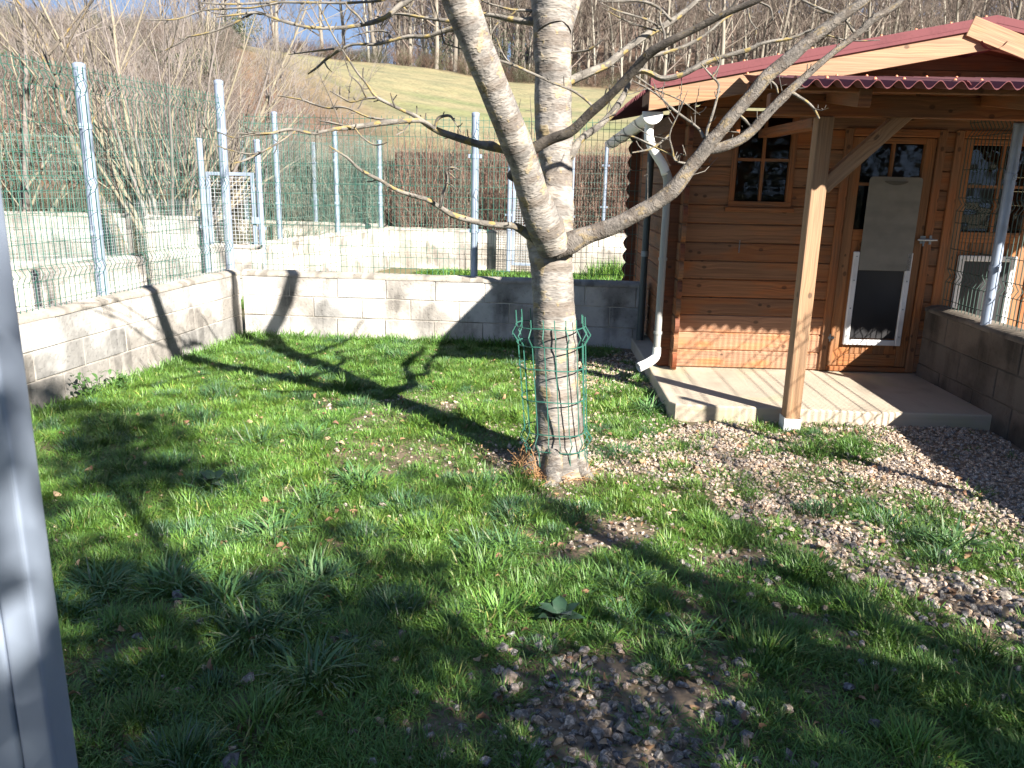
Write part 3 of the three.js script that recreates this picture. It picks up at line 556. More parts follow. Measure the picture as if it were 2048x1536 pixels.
  door(1.2, [1.425, 1.835, 0.965, 1.695], 1.375, 1.845, 0.345, 1.11);
  door(2.055, null, 2.215, 2.675, 0.36, 1.1);
  // rusty hook and chain on the planks
  part('hook_chain', merge(Array.from({ length: 7 }, (_, i) => { const g = new THREE.TorusGeometry(0.008, 0.0022, 4, 8); g.scale(0.6, 1, 1); g.rotateY(i % 2 ? Math.PI / 2 : 0); g.translate(0.455, 1.17 - i * 0.014, 0.012); return g; })), galvDark, cabin);

  // gutter and downpipe
  const half = (r0, r1, L) => { const s = new THREE.Shape(); s.absarc(0, 0, r1, Math.PI, Math.PI * 2, false); s.lineTo(r0, 0); s.absarc(0, 0, r0, Math.PI * 2, Math.PI, true); return new THREE.ExtrudeGeometry(s, { depth: L, bevelEnabled: false, curveSegments: 12 }); };
  const gx = -0.35, gy = 2.11, gz = 0.30, gl = 3.35;
  const gut = half(0.066, 0.07, gl); gut.translate(0, 0, -gl); gut.rotateX(-0.018);
  part('gutter', triUV(gut, 2), pvc, cabin).position.set(gx, gy, gz);
  { const s = new THREE.Shape(); s.moveTo(-0.074, 0.012); s.lineTo(-0.074, 0); s.absarc(0, 0, 0.074, Math.PI, Math.PI * 2, false); s.lineTo(0.074, 0.012); const g = new THREE.ExtrudeGeometry(s, { depth: 0.012, bevelEnabled: true, bevelSize: 0.003, bevelThickness: 0.003, bevelSegments: 1 }); part('gutter_end', triUV(g), pvc, cabin).position.set(gx, gy, gz + 0.002); }
  for (let k = 0; k < 4; k++) { const b = half(0.071, 0.077, 0.025); part('gutter_bracket', triUV(b, 2), pvcGrey, cabin).position.set(gx, gy - 0.018 * (0.5 + k * 0.85), gz - 0.5 - k * 0.85); }
  const pipe = (pts, r, mat, nm) => part(nm, sweep(pts, pts.map(() => r), 14, { steps: 4, tile: 1, cap: true }), mat, cabin);
  pipe([V(gx, gy - 0.05, 0.16), V(gx, gy - 0.14, 0.155), V(gx + 0.005, gy - 0.19, 0.15)], 0.036, pvc, 'outlet');
  pipe([V(gx + 0.002, gy - 0.15, 0.152), V(gx + 0.03, gy - 0.23, 0.15), V(gx + 0.13, gy - 0.37, 0.135), V(gx + 0.155, gy - 0.43, 0.13)], 0.036, pvc, 'pipe_elbow');
  pipe([V(gx + 0.15, gy - 0.41, 0.131), V(gx + 0.175, gy - 0.47, 0.12), V(gx + 0.18, gy - 0.56, 0.11)], 0.037, pvcGrey, 'pipe_elbow');  // grey stretch: shade on the white pipe put into its tone
  pipe([V(gx + 0.18, gy - 0.5, 0.11), V(gx + 0.18, 1.2, 0.11), V(gx + 0.18, 0.26, 0.11)], 0.029, pvcGrey, 'downpipe');
  for (const y of [1.02, 0.42]) { const g = new THREE.CylinderGeometry(0.035, 0.035, 0.022, 14); part('pipe_collar', g, pvcGrey, cabin).position.set(gx + 0.18, y, 0.11); }
  { // cut-off shoe at the foot, open end towards the yard
    const pts = [V(gx + 0.18, 0.30, 0.11), V(gx + 0.175, 0.22, 0.113), V(gx + 0.12, 0.175, 0.135), V(gx + 0.03, 0.135, 0.17)];
    const g = sweep(pts, [0.034, 0.036, 0.038, 0.04], 16, { steps: 5, tile: 1, cap: false }); part('pipe_shoe', g, Object.assign(pvc.clone(), { side: THREE.DoubleSide }), cabin);
  }
  nameParts(cabin);
}
// ---------------------------------------------------------------- welded mesh fences
// wires of one folded panel: uprights every 50-55 mm, level wires every 200 mm, V folds
function panelWires(x0, x1, h, folds, r, pitch = 0.055, out = 1) {
  const prof = [[0, 0]]; for (const f of folds) prof.push([f - 0.05, 0], [f, 0.03 * out], [f + 0.05, 0]); prof.push([h, 0]);
  const zAt = (y) => { for (let i = 1; i < prof.length; i++) if (y <= prof[i][0]) return lerp(prof[i - 1][1], prof[i][1], (y - prof[i - 1][0]) / (prof[i][0] - prof[i - 1][0] || 1)); return 0; };
  const segs = [], n = Math.round((x1 - x0) / pitch);
  for (let i = 0; i <= n; i++) { const x = lerp(x0, x1, i / n); for (let k = 1; k < prof.length; k++) segs.push([V(x, prof[k - 1][0], prof[k - 1][1]), V(x, prof[k][0], prof[k][1])]); }
  const ys = new Set(); for (const f of folds) { ys.add(f - 0.05); ys.add(f + 0.05); }
  for (let y = 0.06; y < h - 0.02; y += 0.2) if (![...ys].some((q) => Math.abs(q - y) < 0.08)) ys.add(y);
  ys.add(h - 0.03);
  for (const y of ys) segs.push([V(x0, y, zAt(y) + 0.004), V(x1, y, zAt(y) + 0.004)]);
  return wires(segs, r);
}
function netWires(x0, x1, y0, y1, z, pitch, r, seed) {
  const R = rng(seed), segs = [];
  for (let x = x0; x <= x1; x += pitch) segs.push([V(x, y0, z), V(x + (R() - 0.5) * 0.004, y1 + (R() - 0.5) * 0.012, z)]);
  for (let y = y0; y <= y1; y += pitch) segs.push([V(x0, y, z + 0.002), V(x1, y + (R() - 0.5) * 0.006, z + 0.002)]);
  return wires(segs, r);
}
function fencePost(parent, x, y0, y1, z, r, mat, { lean = 0, leanZ = 0, clamps = [0.3, 0.75] } = {}) {
  const g = new THREE.CylinderGeometry(r, r, y1 - y0, 16, 1, true); g.translate(0, (y1 - y0) / 2, 0);
  const p = part('post', g, mat, parent); p.position.set(x, y0, z); p.rotation.z = lean; p.rotation.x = leanZ;
  const c = new THREE.LatheGeometry([[0, r * 0.32], [r * 0.6, r * 0.28], [r * 1.0, r * 0.05], [r * 1.08, 0], [r * 1.08, -0.03], [r * 1.0, -0.031]].map(([a, b]) => new THREE.Vector2(a, b)), 14); c.translate(0, y1 - y0, 0); part('post_cap', c, mat, p);
  for (const f of clamps) { const k = mergeGeometries([new THREE.CylinderGeometry(r + 0.004, r + 0.004, 0.04, 14, 1, true).toNonIndexed(), box(-r - 0.03, -r + 0.004, -0.018, 0.018, -0.006, 0.006), box(r - 0.004, r + 0.03, -0.018, 0.018, -0.006, 0.006)].map((q) => { q.deleteAttribute('uv'); return q; })); k.translate(0, (y1 - y0) * f, 0); part('clamp', k, mat, p); }
  return p;
}
function meshFence(label, A, B, { y0 = 0.66, h = 1.7, folds = [0.25, 0.87, 1.58], posts = [], postTop = 2.4, pr = 0.036, wr = 0.0023, mat = greenWire, z = -0.1, pitch = 0.055, group, out = 1, postMat = galv, range, postZ, clamps, name = 'mesh_fence' }) {
  const d = B.clone().sub(A), L = Math.hypot(d.x, d.z), f = base(name, [A.x, A.y, A.z], -Math.atan2(d.z, d.x));
  tag(f, label, 'fence', group);
  const [s, e] = range || [0, L], cuts = [s, ...posts.map((p) => p[0] ?? p).filter((p) => p > s + 0.3 && p < e - 0.3), e];
  for (let i = 1; i < cuts.length; i++) part('wire_panel', panelWires(cuts[i - 1] + 0.03, cuts[i] - 0.03, h, folds, wr, pitch, out), mat, f).userData.kind = 'stuff';
  for (const c of f.children) c.position.set(0, y0, z);
  for (const p of posts) { const [x, lean = 0, top = postTop] = Array.isArray(p) ? p : [p]; fencePost(f, x, y0 - 0.03, top, postZ ?? z - 0.05, pr, postMat, { lean, clamps }); }
  return f;
}
{
  const f = meshFence('tall green mesh fence on the left block wall with steel net along its foot', leftNear, cornerL, { posts: [[2.1], [4.66, 0.0, 2.36], [6.66, 0.0, 2.47]], h: 1.68, folds: [0.25, 0.86, 1.55], postTop: 2.4, pr: 0.043, range: [0.1, 6.62], wr: 0.002, z: -0.07 });
  for (const [a, b, t, pitch, r] of [[0.4, 4.62, 0.55, 0.026, 0.0007], [4.66, 6.6, 0.72, 0.024, 0.0009]]) { const n = part('steel_net', netWires(a, b, 0.66, 0.66 + t, -0.085, pitch, r, 5), galvWire, f); n.userData.kind = 'stuff'; }
  nameParts(f);
  const g = meshFence('green mesh fence on the back block wall with one post left of the trunk', V(-2.77, 0, -8.14), V(1.30, 0, -7.83), { posts: [[2.36, 0, 2.22]], h: 1.52, folds: [0.22, 0.82, 1.38], range: [0.05, 4.0], z: -0.08, mat: greenWire, pr: 0.036 });
  nameParts(g);
  const e = base('fence_end_post', [1.245, 0, -7.74]); tag(e, 'dark grey fence end post standing against the shaded cabin side', 'post');
  part('post', (() => { const q = new THREE.CylinderGeometry(0.033, 0.033, 1.86, 12, 1, false); q.translate(0, 0.93, 0); return q; })(), pvcDark, e); part('clamp', (() => { const q = new THREE.CylinderGeometry(0.037, 0.037, 0.05, 12, 1, false); q.translate(0, 0.95, 0); return q; })(), galvDark, e); part('post_cap', (() => { const q = new THREE.SphereGeometry(0.034, 12, 5, 0, 6.2832, 0, 1.5708); q.translate(0, 1.86, 0); return q; })(), pvcDark, e);
}
{ // partition between the two runs, square to the cabin front, towards the camera and past it
  const A = toWorld(2.195, 0, 0.06), B = toWorld(2.14, 0, 6.4);
  // frame x runs towards the camera, so its +z side faces -x ... the left face of the wall
  blockWall('block_wall', 'shaded brown block wall dividing the porch, topped by wire mesh, right of the door', B, A, { seed: 91, h: 0.7, mats: shadedBlockMats, core: conc(0.14, 0.125, 0.105), thick: 0.2, capm: conc(0.2, 0.175, 0.145) }).rotation.y += 0;
  const f = meshFence('dark wire mesh fence above the brown dividing wall at the cabin doors', B, A, { posts: [[0.5], [3.0], [5.5, 0, 2.05]], h: 1.5, y0: 0.7, folds: [0.25, 0.8, 1.35], mat: darkWire, z: -0.12, pr: 0.034, postTop: 2.1, pitch: 0.052, range: [0.1, 6.28], wr: 0.0027 });
  nameParts(f);
}
{ // the gate's steel post right beside the camera
  const g = base('gate_post', [-0.5, 0, -0.8]); tag(g, 'blurred galvanised steel gate post close to the camera at the left edge', 'post');
  const prof = (w, d) => { const r = 0.006, s = new THREE.Shape(); s.moveTo(-w + r, 0); s.lineTo(-r, 0); s.quadraticCurveTo(0, 0, 0, -r); s.lineTo(0, -d + r); s.quadraticCurveTo(0, -d, -r, -d); s.lineTo(-w + r, -d); s.quadraticCurveTo(-w, -d, -w, -d + r); s.lineTo(-w, -r); s.quadraticCurveTo(-w, 0, -w + r, 0); const q = new THREE.ExtrudeGeometry(s, { depth: 2.1, bevelEnabled: false, curveSegments: 4 }); q.rotateX(-Math.PI / 2); return triUV(q, 1); };
  part('post', prof(0.036, 0.045), galv, g).position.set(-0.0, 0, 0);
  part('gate_stile', prof(0.034, 0.04), galv, g).position.set(-0.0385, 0, 0.004);
  part('gate_stile', prof(0.04, 0.04), galv, g).position.set(-0.075, 0, -0.002);
  part('post_cap', chamfer(-0.12, 0.004, 2.1, 2.112, -0.004, 0.05, 0.003), galvDark, g);
  nameParts(g);
}

// ---------------------------------------------------------------- the tree in the yard
const TZ = -4.34;
const tree = base('bare_tree', [0.26, 0, TZ]);
tag(tree, 'bare forked fruit tree with grey lichened bark in the middle of the yard', 'tree');
const toTree = (v) => v.sub(tree.position);
const px2m = (z) => Math.abs(z) / 1600;
// [px, py, radius in photo pixels] stations at depth z0..z1
function traced(list, z0, z1 = z0) {
  const n = list.length - 1, pts = [], radii = [];
  list.forEach(([x, y, r], i) => { const z = lerp(z0, z1, i / n); pts.push(toTree(atZ(x, y, z))); radii.push(r * px2m(z)); });
  return [pts, radii];
}
{
  const [tp, tr] = traced([[1117, 960, 60], [1118, 915, 54], [1117, 850, 49], [1114, 750, 44], [1109, 650, 42], [1104, 560, 41], [1102, 505, 44], [1101, 460, 47], [1108, 415, 40], [1114, 375, 31], [1114, 335, 30], [1111, 300, 34], [1108, 250, 35], [1106, 150, 34], [1105, 60, 37], [1107, 0, 43]], TZ, -4.55);
  tp[0].y = -0.06;
  part('trunk', sweep(tp, tr, 36, { steps: 8, bumpy: 0.035, seed: 5, tile: 0.7, cap: false, flare: (l, a) => 1 + 0.16 * Math.exp(-l * 9) * (1 + 0.9 * Math.sin(a * 3 + 1) + 0.5 * Math.sin(a * 5)) + 0.02 * Math.sin(a * 7 + l * 3) + 0.012 * Math.sin(l * 90 + a * 2) }), bark, tree);
  const [lp, lr] = traced([[1108, 500, 30], [1092, 455, 36], [1075, 415, 33], [1062, 380, 30], [1050, 335, 29], [1036, 295, 30], [1018, 250, 30], [998, 200, 29], [978, 150, 29], [957, 100, 29], [920, 0, 32], [886, -90, 30], [850, -190, 27], [820, -300, 24]], -4.29, -3.7);
  part('limb', sweep(lp, lr, 26, { steps: 6, bumpy: 0.035, seed: 9, tile: 0.6 }), bark, tree);
  const [c1, r1] = traced([[1104, 60, 30], [1088, 0, 24], [1068, -70, 22], [1040, -170, 20], [1030, -300, 17]], -4.5, -4.7);
  part('limb', sweep(c1, r1, 18, { steps: 5, bumpy: 0.04, seed: 10, tile: 0.5 }), bark, tree);
  const [c2, r2] = traced([[1110, 60, 32], [1135, -5, 26], [1160, -80, 23], [1200, -180, 20], [1220, -320, 16]], -4.52, -4.9);
  part('limb', sweep(c2, r2, 18, { steps: 5, bumpy: 0.04, seed: 11, tile: 0.5 }), bark, tree);
  // knots on the trunk where limbs were cut
  for (const [x, y, z, r, sx] of [[1118, 480, -4.225, 9, 0.6]]) {
    const g = new THREE.TorusGeometry(r * px2m(z) * 0.62, r * px2m(z) * 0.42, 7, 14); g.scale(1, 1.15, 0.5);
    const m = part('knot', g, bark, tree); m.position.copy(toTree(atZ(x, y, z))); m.lookAt(V(0.1, 1.3, 0));
    const p = new THREE.CircleGeometry(r * px2m(z) * 0.4, 12); part('knot_hollow', p, std(lin(0.03, 0.022, 0.016)), m).position.z = 0.004;
  }
  const spurs = [], SR = rng(1717);
  const B = (nm, list, z0, z1, sides = 9, seed = 20, mat = limbBark) => { const [p, r] = traced(list.map(([x, y, q]) => [x, y, q > 9 ? q : q * lerp(0.72, 1, clamp((q - 2) / 7)) * (x < 1000 ? 0.88 : 1)]), z0, z1); growSpurs(p, r); return part(nm, sweep(p, r, sides, { steps: sides > 8 ? 5 : 3, bumpy: sides > 8 ? 0.09 : 0.16, seed: seed + list[0][0], tile: sides > 11 ? 0.6 : 0.35 }), mat, tree); };
  function growSpurs(p, r) { // short fruiting spurs and a few fine twigs along every branch
    for (let i = 1; i < p.length; i++) {
      const L = p[i].distanceTo(p[i - 1]), n = Math.floor(L / 0.05 + SR());
      for (let k = 0; k < n; k++) {
        if (SR() < 0.35) continue;
        const t = SR(), q = p[i - 1].clone().lerp(p[i], t), ax = p[i].clone().sub(p[i - 1]).normalize(), rr = lerp(r[i - 1], r[i], t);
        const d = V(SR() - 0.5, SR() - 0.35, SR() - 0.5).normalize(); d.addScaledVector(ax, 0.5 - d.dot(ax)).normalize();
        const long = SR() < 0.12, len = long ? 0.1 + SR() * 0.18 : 0.012 + SR() * 0.045, w = long ? 0.0022 : 0.0028;
        if (rr > 0.03 && !long) continue;
        const m = q.clone().addScaledVector(d, rr * 0.7 + len * 0.5), e = m.clone().addScaledVector(d.clone().add(V((SR() - 0.5) * 0.5, 0.2 + SR() * 0.3, (SR() - 0.5) * 0.5)).normalize(), len * 0.5);
        spurs.push([[q, m, e], [w * 1.2, w, w * (long ? 0.5 : 0.95)]]);
        if (long) for (let b = 0; b < 3; b++) { const s0 = q.clone().lerp(e, 0.3 + b * 0.22); spurs.push([[s0, s0.clone().add(V(SR() - 0.5, SR() - 0.3, SR() - 0.5).multiplyScalar(0.05))], [0.0018, 0.0012]]); }
      }
    }
  }
  // right side
  B('branch', [[1024, 356, 11], [1040, 330, 12], [1062, 302, 10.5], [1101, 279, 10], [1140, 263, 9.5], [1182, 224, 9.5], [1211, 200, 9], [1239, 172, 8.5], [1268, 140, 8.5], [1297, 109, 9], [1328, 89, 8], [1391, 57, 7], [1453, 26, 6.5], [1512, 2, 6], [1580, -40, 5], [1680, -90, 3]], -4.22, -3.5, 11, 20, limbDark);
  B('branch', [[1125, 170, 10], [1146, 159, 8.5], [1190, 140, 8], [1216, 128, 7.5], [1245, 104, 7], [1297, 68, 6.5], [1343, 42, 6], [1390, 5, 5], [1450, -50, 4], [1500, -120, 2.5]], -4.5, -4.75, 10);
  B('branch', [[1112, 362, 9], [1146, 303, 9], [1161, 279, 7.5], [1200, 250, 7], [1229, 221, 7], [1252, 182, 6], [1263, 146, 6], [1286, 114, 7]], -4.45, -4.55, 10);
  B('branch', [[1262, 148, 5], [1285, 142, 6], [1302, 147, 6], [1322, 157, 6], [1362, 150, 6], [1406, 128, 5.5], [1432, 118, 5], [1457, 110, 4.5], [1497, 99, 5], [1526, 86, 4], [1581, 77, 4], [1621, 60, 3]], -4.45, -4.3, 8);
  B('branch', [[1286, 114, 5], [1330, 105, 4.5], [1373, 91, 4], [1410, 70, 3.5], [1446, 40, 3], [1480, 20, 1.5]], -4.5, -4.6, 8);
  B('branch', [[1108, 500, 20], [1140, 487, 21], [1160, 476, 19], [1185, 466, 17], [1230, 450, 16], [1280, 425, 15.5], [1310, 407, 15.5], [1342, 382, 16.5], [1362, 360, 15], [1382, 334, 14.5], [1402, 310, 13], [1420, 285, 14], [1440, 262, 12], [1461, 237, 11.5], [1504, 190, 11.5], [1534, 153, 12.5], [1578, 117, 12], [1629, 73, 11], [1683, 33, 10], [1731, 0, 9], [1800, -60, 7], [1880, -140, 4]], -4.3, -4.2, 16, 3, barkDim);
  B('branch', [[1412, 300, 9], [1435, 296, 9], [1460, 288, 9.5], [1483, 278, 9.5], [1508, 258, 9], [1526, 237, 9.5], [1567, 194, 9], [1614, 150, 7.5], [1665, 106, 6.5], [1713, 69, 6.5], [1749, 37, 7.5], [1790, 12, 5.5], [1830, -30, 4], [1880, -90, 2.5]], -4.26, -4.3, 12, 4, barkDim);
  B('twig', [[1408, 276, 4], [1398, 258, 3.5], [1349, 221, 3.2], [1312, 187, 3], [1265, 161, 1.5]], -4.27, -4.4, 6);
  B('twig', [[1420, 290, 4], [1413, 270, 4], [1426, 226, 3.5], [1435, 190, 3.5], [1437, 168, 3], [1424, 153, 3], [1402, 128, 2]], -4.25, -4.3, 6);
  B('twig', [[1424, 153, 2.5], [1434, 140, 2.5], [1440, 122, 2], [1438, 105, 1]], -4.28, -4.3, 5);
  B('twig', [[1384, 340, 4], [1378, 330, 4], [1350, 320, 3], [1344, 297, 3], [1339, 270, 2.5], [1358, 225, 2], [1376, 180, 1]], -4.28, -4.15, 6);
  B('twig', [[1344, 310, 3], [1318, 298, 3], [1293, 286, 3.2], [1267, 274, 3], [1237, 269, 2]], -4.23, -4.3, 6);
  B('twig', [[1340, 268, 2.5], [1322, 284, 2.5], [1300, 298, 2.5], [1265, 305, 1.5]], -4.23, -4.2, 6);
  B('twig', [[1350, 320, 2.4], [1362, 308, 2], [1371, 312, 1.6], [1365, 290, 1]], -4.24, -4.2, 5);
  B('twig', [[1578, 182, 4], [1585, 186, 4], [1600, 195, 3.5], [1614, 204, 3.5], [1629, 219, 3], [1638, 237, 2.5]], -4.28, -4.2, 6);
  B('twig', [[1534, 155, 3], [1541, 161, 3], [1552, 172, 3], [1556, 186, 2]], -4.24, -4.2, 5);
  B('twig', [[1480, 232, 4], [1490, 240, 3.5], [1499, 251, 2.5]], -4.25, -4.2, 5);
  B('twig', [[1711, 68, 4], [1687, 36, 4], [1651, 22, 3.5], [1620, 8, 3], [1592, -6, 2]], -4.29, -4.4, 6);
  B('twig', [[1760, 80, 1], [1720, 82, 2], [1687, 80, 2.2], [1651, 69, 2]], -4.35, -4.36, 5);
  B('twig', [[1343, 42, 4], [1322, 20, 3.5], [1303, 8, 3.5], [1275, 2, 3], [1230, 3, 2.5], [1197, 3, 1.5]], -4.6, -4.7, 6);
  B('twig', [[1328, 66, 3.5], [1310, 48, 3], [1290, 38, 3], [1262, 30, 2.6], [1230, 20, 2.2], [1200, 5, 1.2]], -4.6, -4.4, 6);
  B('twig', [[1312, 62, 2.5], [1280, 52, 2.4], [1240, 36, 2], [1204, 15, 1.2]], -4.6, -4.5, 5);
  B('twig', [[1330, 88, 3], [1328, 64, 2.8], [1320, 40, 2.4], [1322, 18, 1.5]], -4.0, -4.1, 5);
  B('twig', [[1437, 34, 3], [1420, 20, 2.5], [1416, 0, 2], [1425, -30, 1]], -3.85, -3.9, 5);
  B('twig', [[1452, 24, 3], [1470, 6, 2.5], [1480, -30, 1.4]], -3.85, -3.8, 5);
  B('twig', [[1494, 12, 3], [1500, 40, 2.4], [1512, 60, 2], [1510, 80, 1]], -3.8, -3.8, 5);
  B('twig', [[1520, 5, 3], [1540, 16, 2.6], [1546, 40, 2]], -3.8, -3.8, 5);
  B('twig', [[1272, 152, 3], [1310, 178, 2.6], [1360, 200, 2], [1400, 230, 1]], -4.45, -4.3, 5);
  B('twig', [[1135, 106, 3], [1158, 103, 3], [1179, 99, 3], [1208, 78, 1.5]], -4.5, -4.4, 6);
  B('twig', [[1188, 222, 4], [1185, 213, 3.6], [1164, 193, 3.2], [1143, 180, 3], [1109, 167, 3], [1073, 151, 3], [1026, 130, 3.2], [968, 112, 2.5], [942, 104, 2.4], [885, 86, 1.5]], -4.08, -4.0, 7);
  B('twig', [[1026, 130, 2.4], [1012, 118, 2.4], [1000, 95, 2], [993, 76, 1]], -4.03, -4.05, 5);
  // left side
  B('branch', [[1030, 306, 9], [1012, 298, 10], [985, 293, 9.5], [958, 289, 8.5], [932, 281, 8.5], [903, 271, 8], [880, 263, 8], [856, 250, 7], [830, 232, 5.5], [801, 219, 4.5], [775, 206, 4.5], [752, 193, 5], [733, 167, 3.5], [715, 146, 3.2], [699, 122, 3], [684, 99, 2.5], [668, 73, 2.5], [645, 26, 2], [634, 5, 1.5]], -4.25, -3.95, 10);
  B('branch', [[868, 256, 5], [843, 242, 5.5], [806, 242, 6], [772, 245, 6.5], [738, 250, 6], [712, 254, 7], [673, 258, 5], [647, 263, 4.5], [624, 267, 4], [593, 260, 4.5], [569, 260, 4.5], [546, 266, 4], [517, 268, 4], [473, 266, 3]], -4.1, -3.6, 9);
  B('twig', [[704, 256, 4], [682, 250, 3.5], [660, 245, 3], [640, 242, 1.5]], -3.88, -3.9, 6);
  B('twig', [[780, 244, 4], [770, 240, 4], [736, 234, 3.6], [694, 216, 3], [673, 214, 4], [658, 216, 3.5], [627, 208, 3], [606, 200, 3], [580, 195, 2.6], [556, 191, 2.2]], -4.0, -4.1, 6);
  B('twig', [[752, 196, 4], [731, 197, 3.4], [702, 204, 3], [682, 194, 2.4], [660, 182, 1.5]], -4.05, -4.1, 6);
  B('twig', [[733, 195, 3.2], [728, 186, 3], [720, 169, 3], [699, 150, 2]], -4.06, -4.0, 6);
  B('twig', [[790, 214, 3], [786, 204, 2.8], [781, 186, 1.8]], -4.04, -4.0, 5);
  B('twig', [[708, 254, 3], [723, 273, 2.6], [746, 289, 2.6], [762, 289, 2.4], [775, 284, 1.5]], -3.88, -3.8, 6);
  B('twig', [[590, 261, 3.4], [567, 279, 3], [533, 299, 3], [491, 320, 3.2], [465, 327, 2]], -3.75, -3.6, 6);
  B('twig', [[520, 305, 2.6], [500, 308, 2.5], [460, 300, 2], [430, 290, 1.2]], -3.68, -3.6, 5);
  B('twig', [[538, 267, 2.6], [500, 270, 2.4], [470, 276, 2], [430, 262, 1.6], [400, 255, 1]], -3.65, -3.5, 5);
  B('twig', [[869, 257, 4], [876, 237, 4.5], [888, 232, 4], [900, 232, 4], [910, 245, 2.6], [922, 264, 1.5]], -4.1, -4.05, 6);
  B('twig', [[606, 202, 2], [600, 185, 1.8], [613, 172, 1]], -4.0, -4.0, 5);
  B('twig', [[820, 246, 2.6], [806, 262, 2.4], [792, 270, 1.5]], -4.05, -4.0, 5);
  B('branch', [[930, 46, 7], [908, 55, 6], [884, 63, 5.5], [853, 73, 5], [817, 73, 5], [783, 81, 4.5], [749, 89, 4.5], [707, 89, 4], [681, 99, 4], [650, 120, 4], [634, 135, 3.4], [616, 148, 2]], -4.3, -4.5, 8);
  B('twig', [[668, 98, 3], [634, 102, 2.6], [577, 109, 1.5]], -4.45, -4.5, 5);
  B('twig', [[648, 122, 2.6], [655, 135, 2], [664, 144, 1]], -4.45, -4.4, 5);
  B('twig', [[783, 81, 3], [775, 65, 3], [745, 62, 2.5], [700, 75, 1.4]], -4.4, -4.5, 5);
  B('branch', [[900, -50, 9], [850, -20, 7.5], [817, 0, 7], [798, 13, 6.5], [772, 34, 6], [746, 44, 6], [725, 49, 5], [686, 55, 5], [660, 56, 4.5], [632, 56, 4.5], [603, 52, 4], [580, 46, 4.5], [556, 39, 3.5], [530, 29, 3.5], [515, 25, 3.5], [478, 29, 3], [434, 34, 2]], -4.25, -3.9, 9);
  B('twig', [[505, 27, 3], [463, 49, 3], [422, 64, 3], [390, 71, 2.6], [375, 74, 2.6], [364, 83, 2.5], [330, 101, 1.5]], -3.95, -3.9, 6);
  B('twig', [[728, 48, 4], [720, 36, 3.4], [700, 18, 3], [690, 5, 2]], -4.1, -4.1, 6);
  B('twig', [[590, 48, 2.5], [600, 25, 2.2], [614, 0, 1.6]], -4.0, -4.0, 5);
  B('twig', [[802, 10, 4], [815, 22, 3], [828, 2, 2]], -4.2, -4.2, 5);
  B('branch', [[880, -60, 5], [800, -15, 4], [759, 1, 4], [725, 4, 3.6], [686, 6, 3.6], [621, 5, 3.4], [569, 4, 3.4], [530, 5, 3.2], [483, 8, 3], [442, 8, 2.6], [400, 5, 2]], -4.2, -4.0, 8);
  B('twig', [[560, 5, 3], [500, 16, 3], [476, 16, 3], [443, 18, 2.8], [406, 21, 2.6], [364, 36, 2.6], [336, 40, 2.4], [284, 39, 1.5]], -4.0, -3.8, 6);
  B('branch', [[1085, 44, 9], [1062, 43, 9], [1041, 42, 6.5], [1005, 34, 6], [979, 29, 5], [955, 28, 5], [905, 42, 4.5], [876, 39, 4.5], [840, 34, 4], [809, 29, 4], [790, 29, 3], [770, 40, 1.5]], -4.53, -4.75, 8);
  B('twig', [[1075, 24, 5], [1050, 21, 3.2], [1026, 20, 3.2], [995, 12, 3], [968, 3, 2.4], [940, -20, 1]], -4.53, -4.6, 6);
  B('twig', [[1000, 40, 2.4], [985, 62, 2], [975, 84, 1.5], [962, 140, 1]], -4.5, -4.5, 5);
  B('twig', [[1034, 20, 2.4], [1020, 30, 2], [1006, 28, 1]], -4.5, -4.5, 5);
  B('branch', [[1080, 484, 11], [1060, 471, 10], [1042, 459, 8.5], [1027, 452, 7.5], [997, 450, 7], [955, 444, 7], [924, 436, 7], [903, 429, 6.5], [880, 415, 6], [853, 399, 5.8], [818, 389, 5.5], [791, 379, 5], [761, 361, 4.8], [745, 353, 5], [720, 339, 4.5], [694, 315, 3.5], [675, 303, 3], [658, 292, 2]], -4.3, -3.85, 10);
  B('twig', [[880, 414, 5], [882, 408, 5], [888, 383, 4.2], [894, 368, 4], [894, 350, 4], [892, 340, 4], [905, 335, 3.4], [918, 340, 2.4]], -4.02, -3.95, 7);
  B('twig', [[897, 345, 2.6], [905, 352, 2.2], [913, 358, 1.6], [920, 352, 1]], -3.96, -3.9, 5);
  B('twig', [[893, 366, 2.4], [905, 372, 2.2], [916, 384, 1.2]], -3.97, -3.9, 5);
  tree.userData.spurs = spurs;
  // buttress roots running into the soil
  for (const [a, l, r] of [[0.5, 0.3, 0.05], [1.7, 0.26, 0.055], [2.7, 0.32, 0.05], [3.8, 0.24, 0.045], [5.1, 0.3, 0.05]]) part('root', sweep([V(Math.cos(a) * 0.1, 0.16, Math.sin(a) * 0.1), V(Math.cos(a) * 0.15, 0.05, Math.sin(a) * 0.15), V(Math.cos(a) * 0.2, 0.0, Math.sin(a) * 0.2), V(Math.cos(a + 0.2) * l, -0.045, Math.sin(a + 0.2) * l)], [r * 0.8, r, r * 0.75, r * 0.4], 10, { steps: 4, bumpy: 0.08, seed: 7, tile: 0.35 }), bark, tree);
}
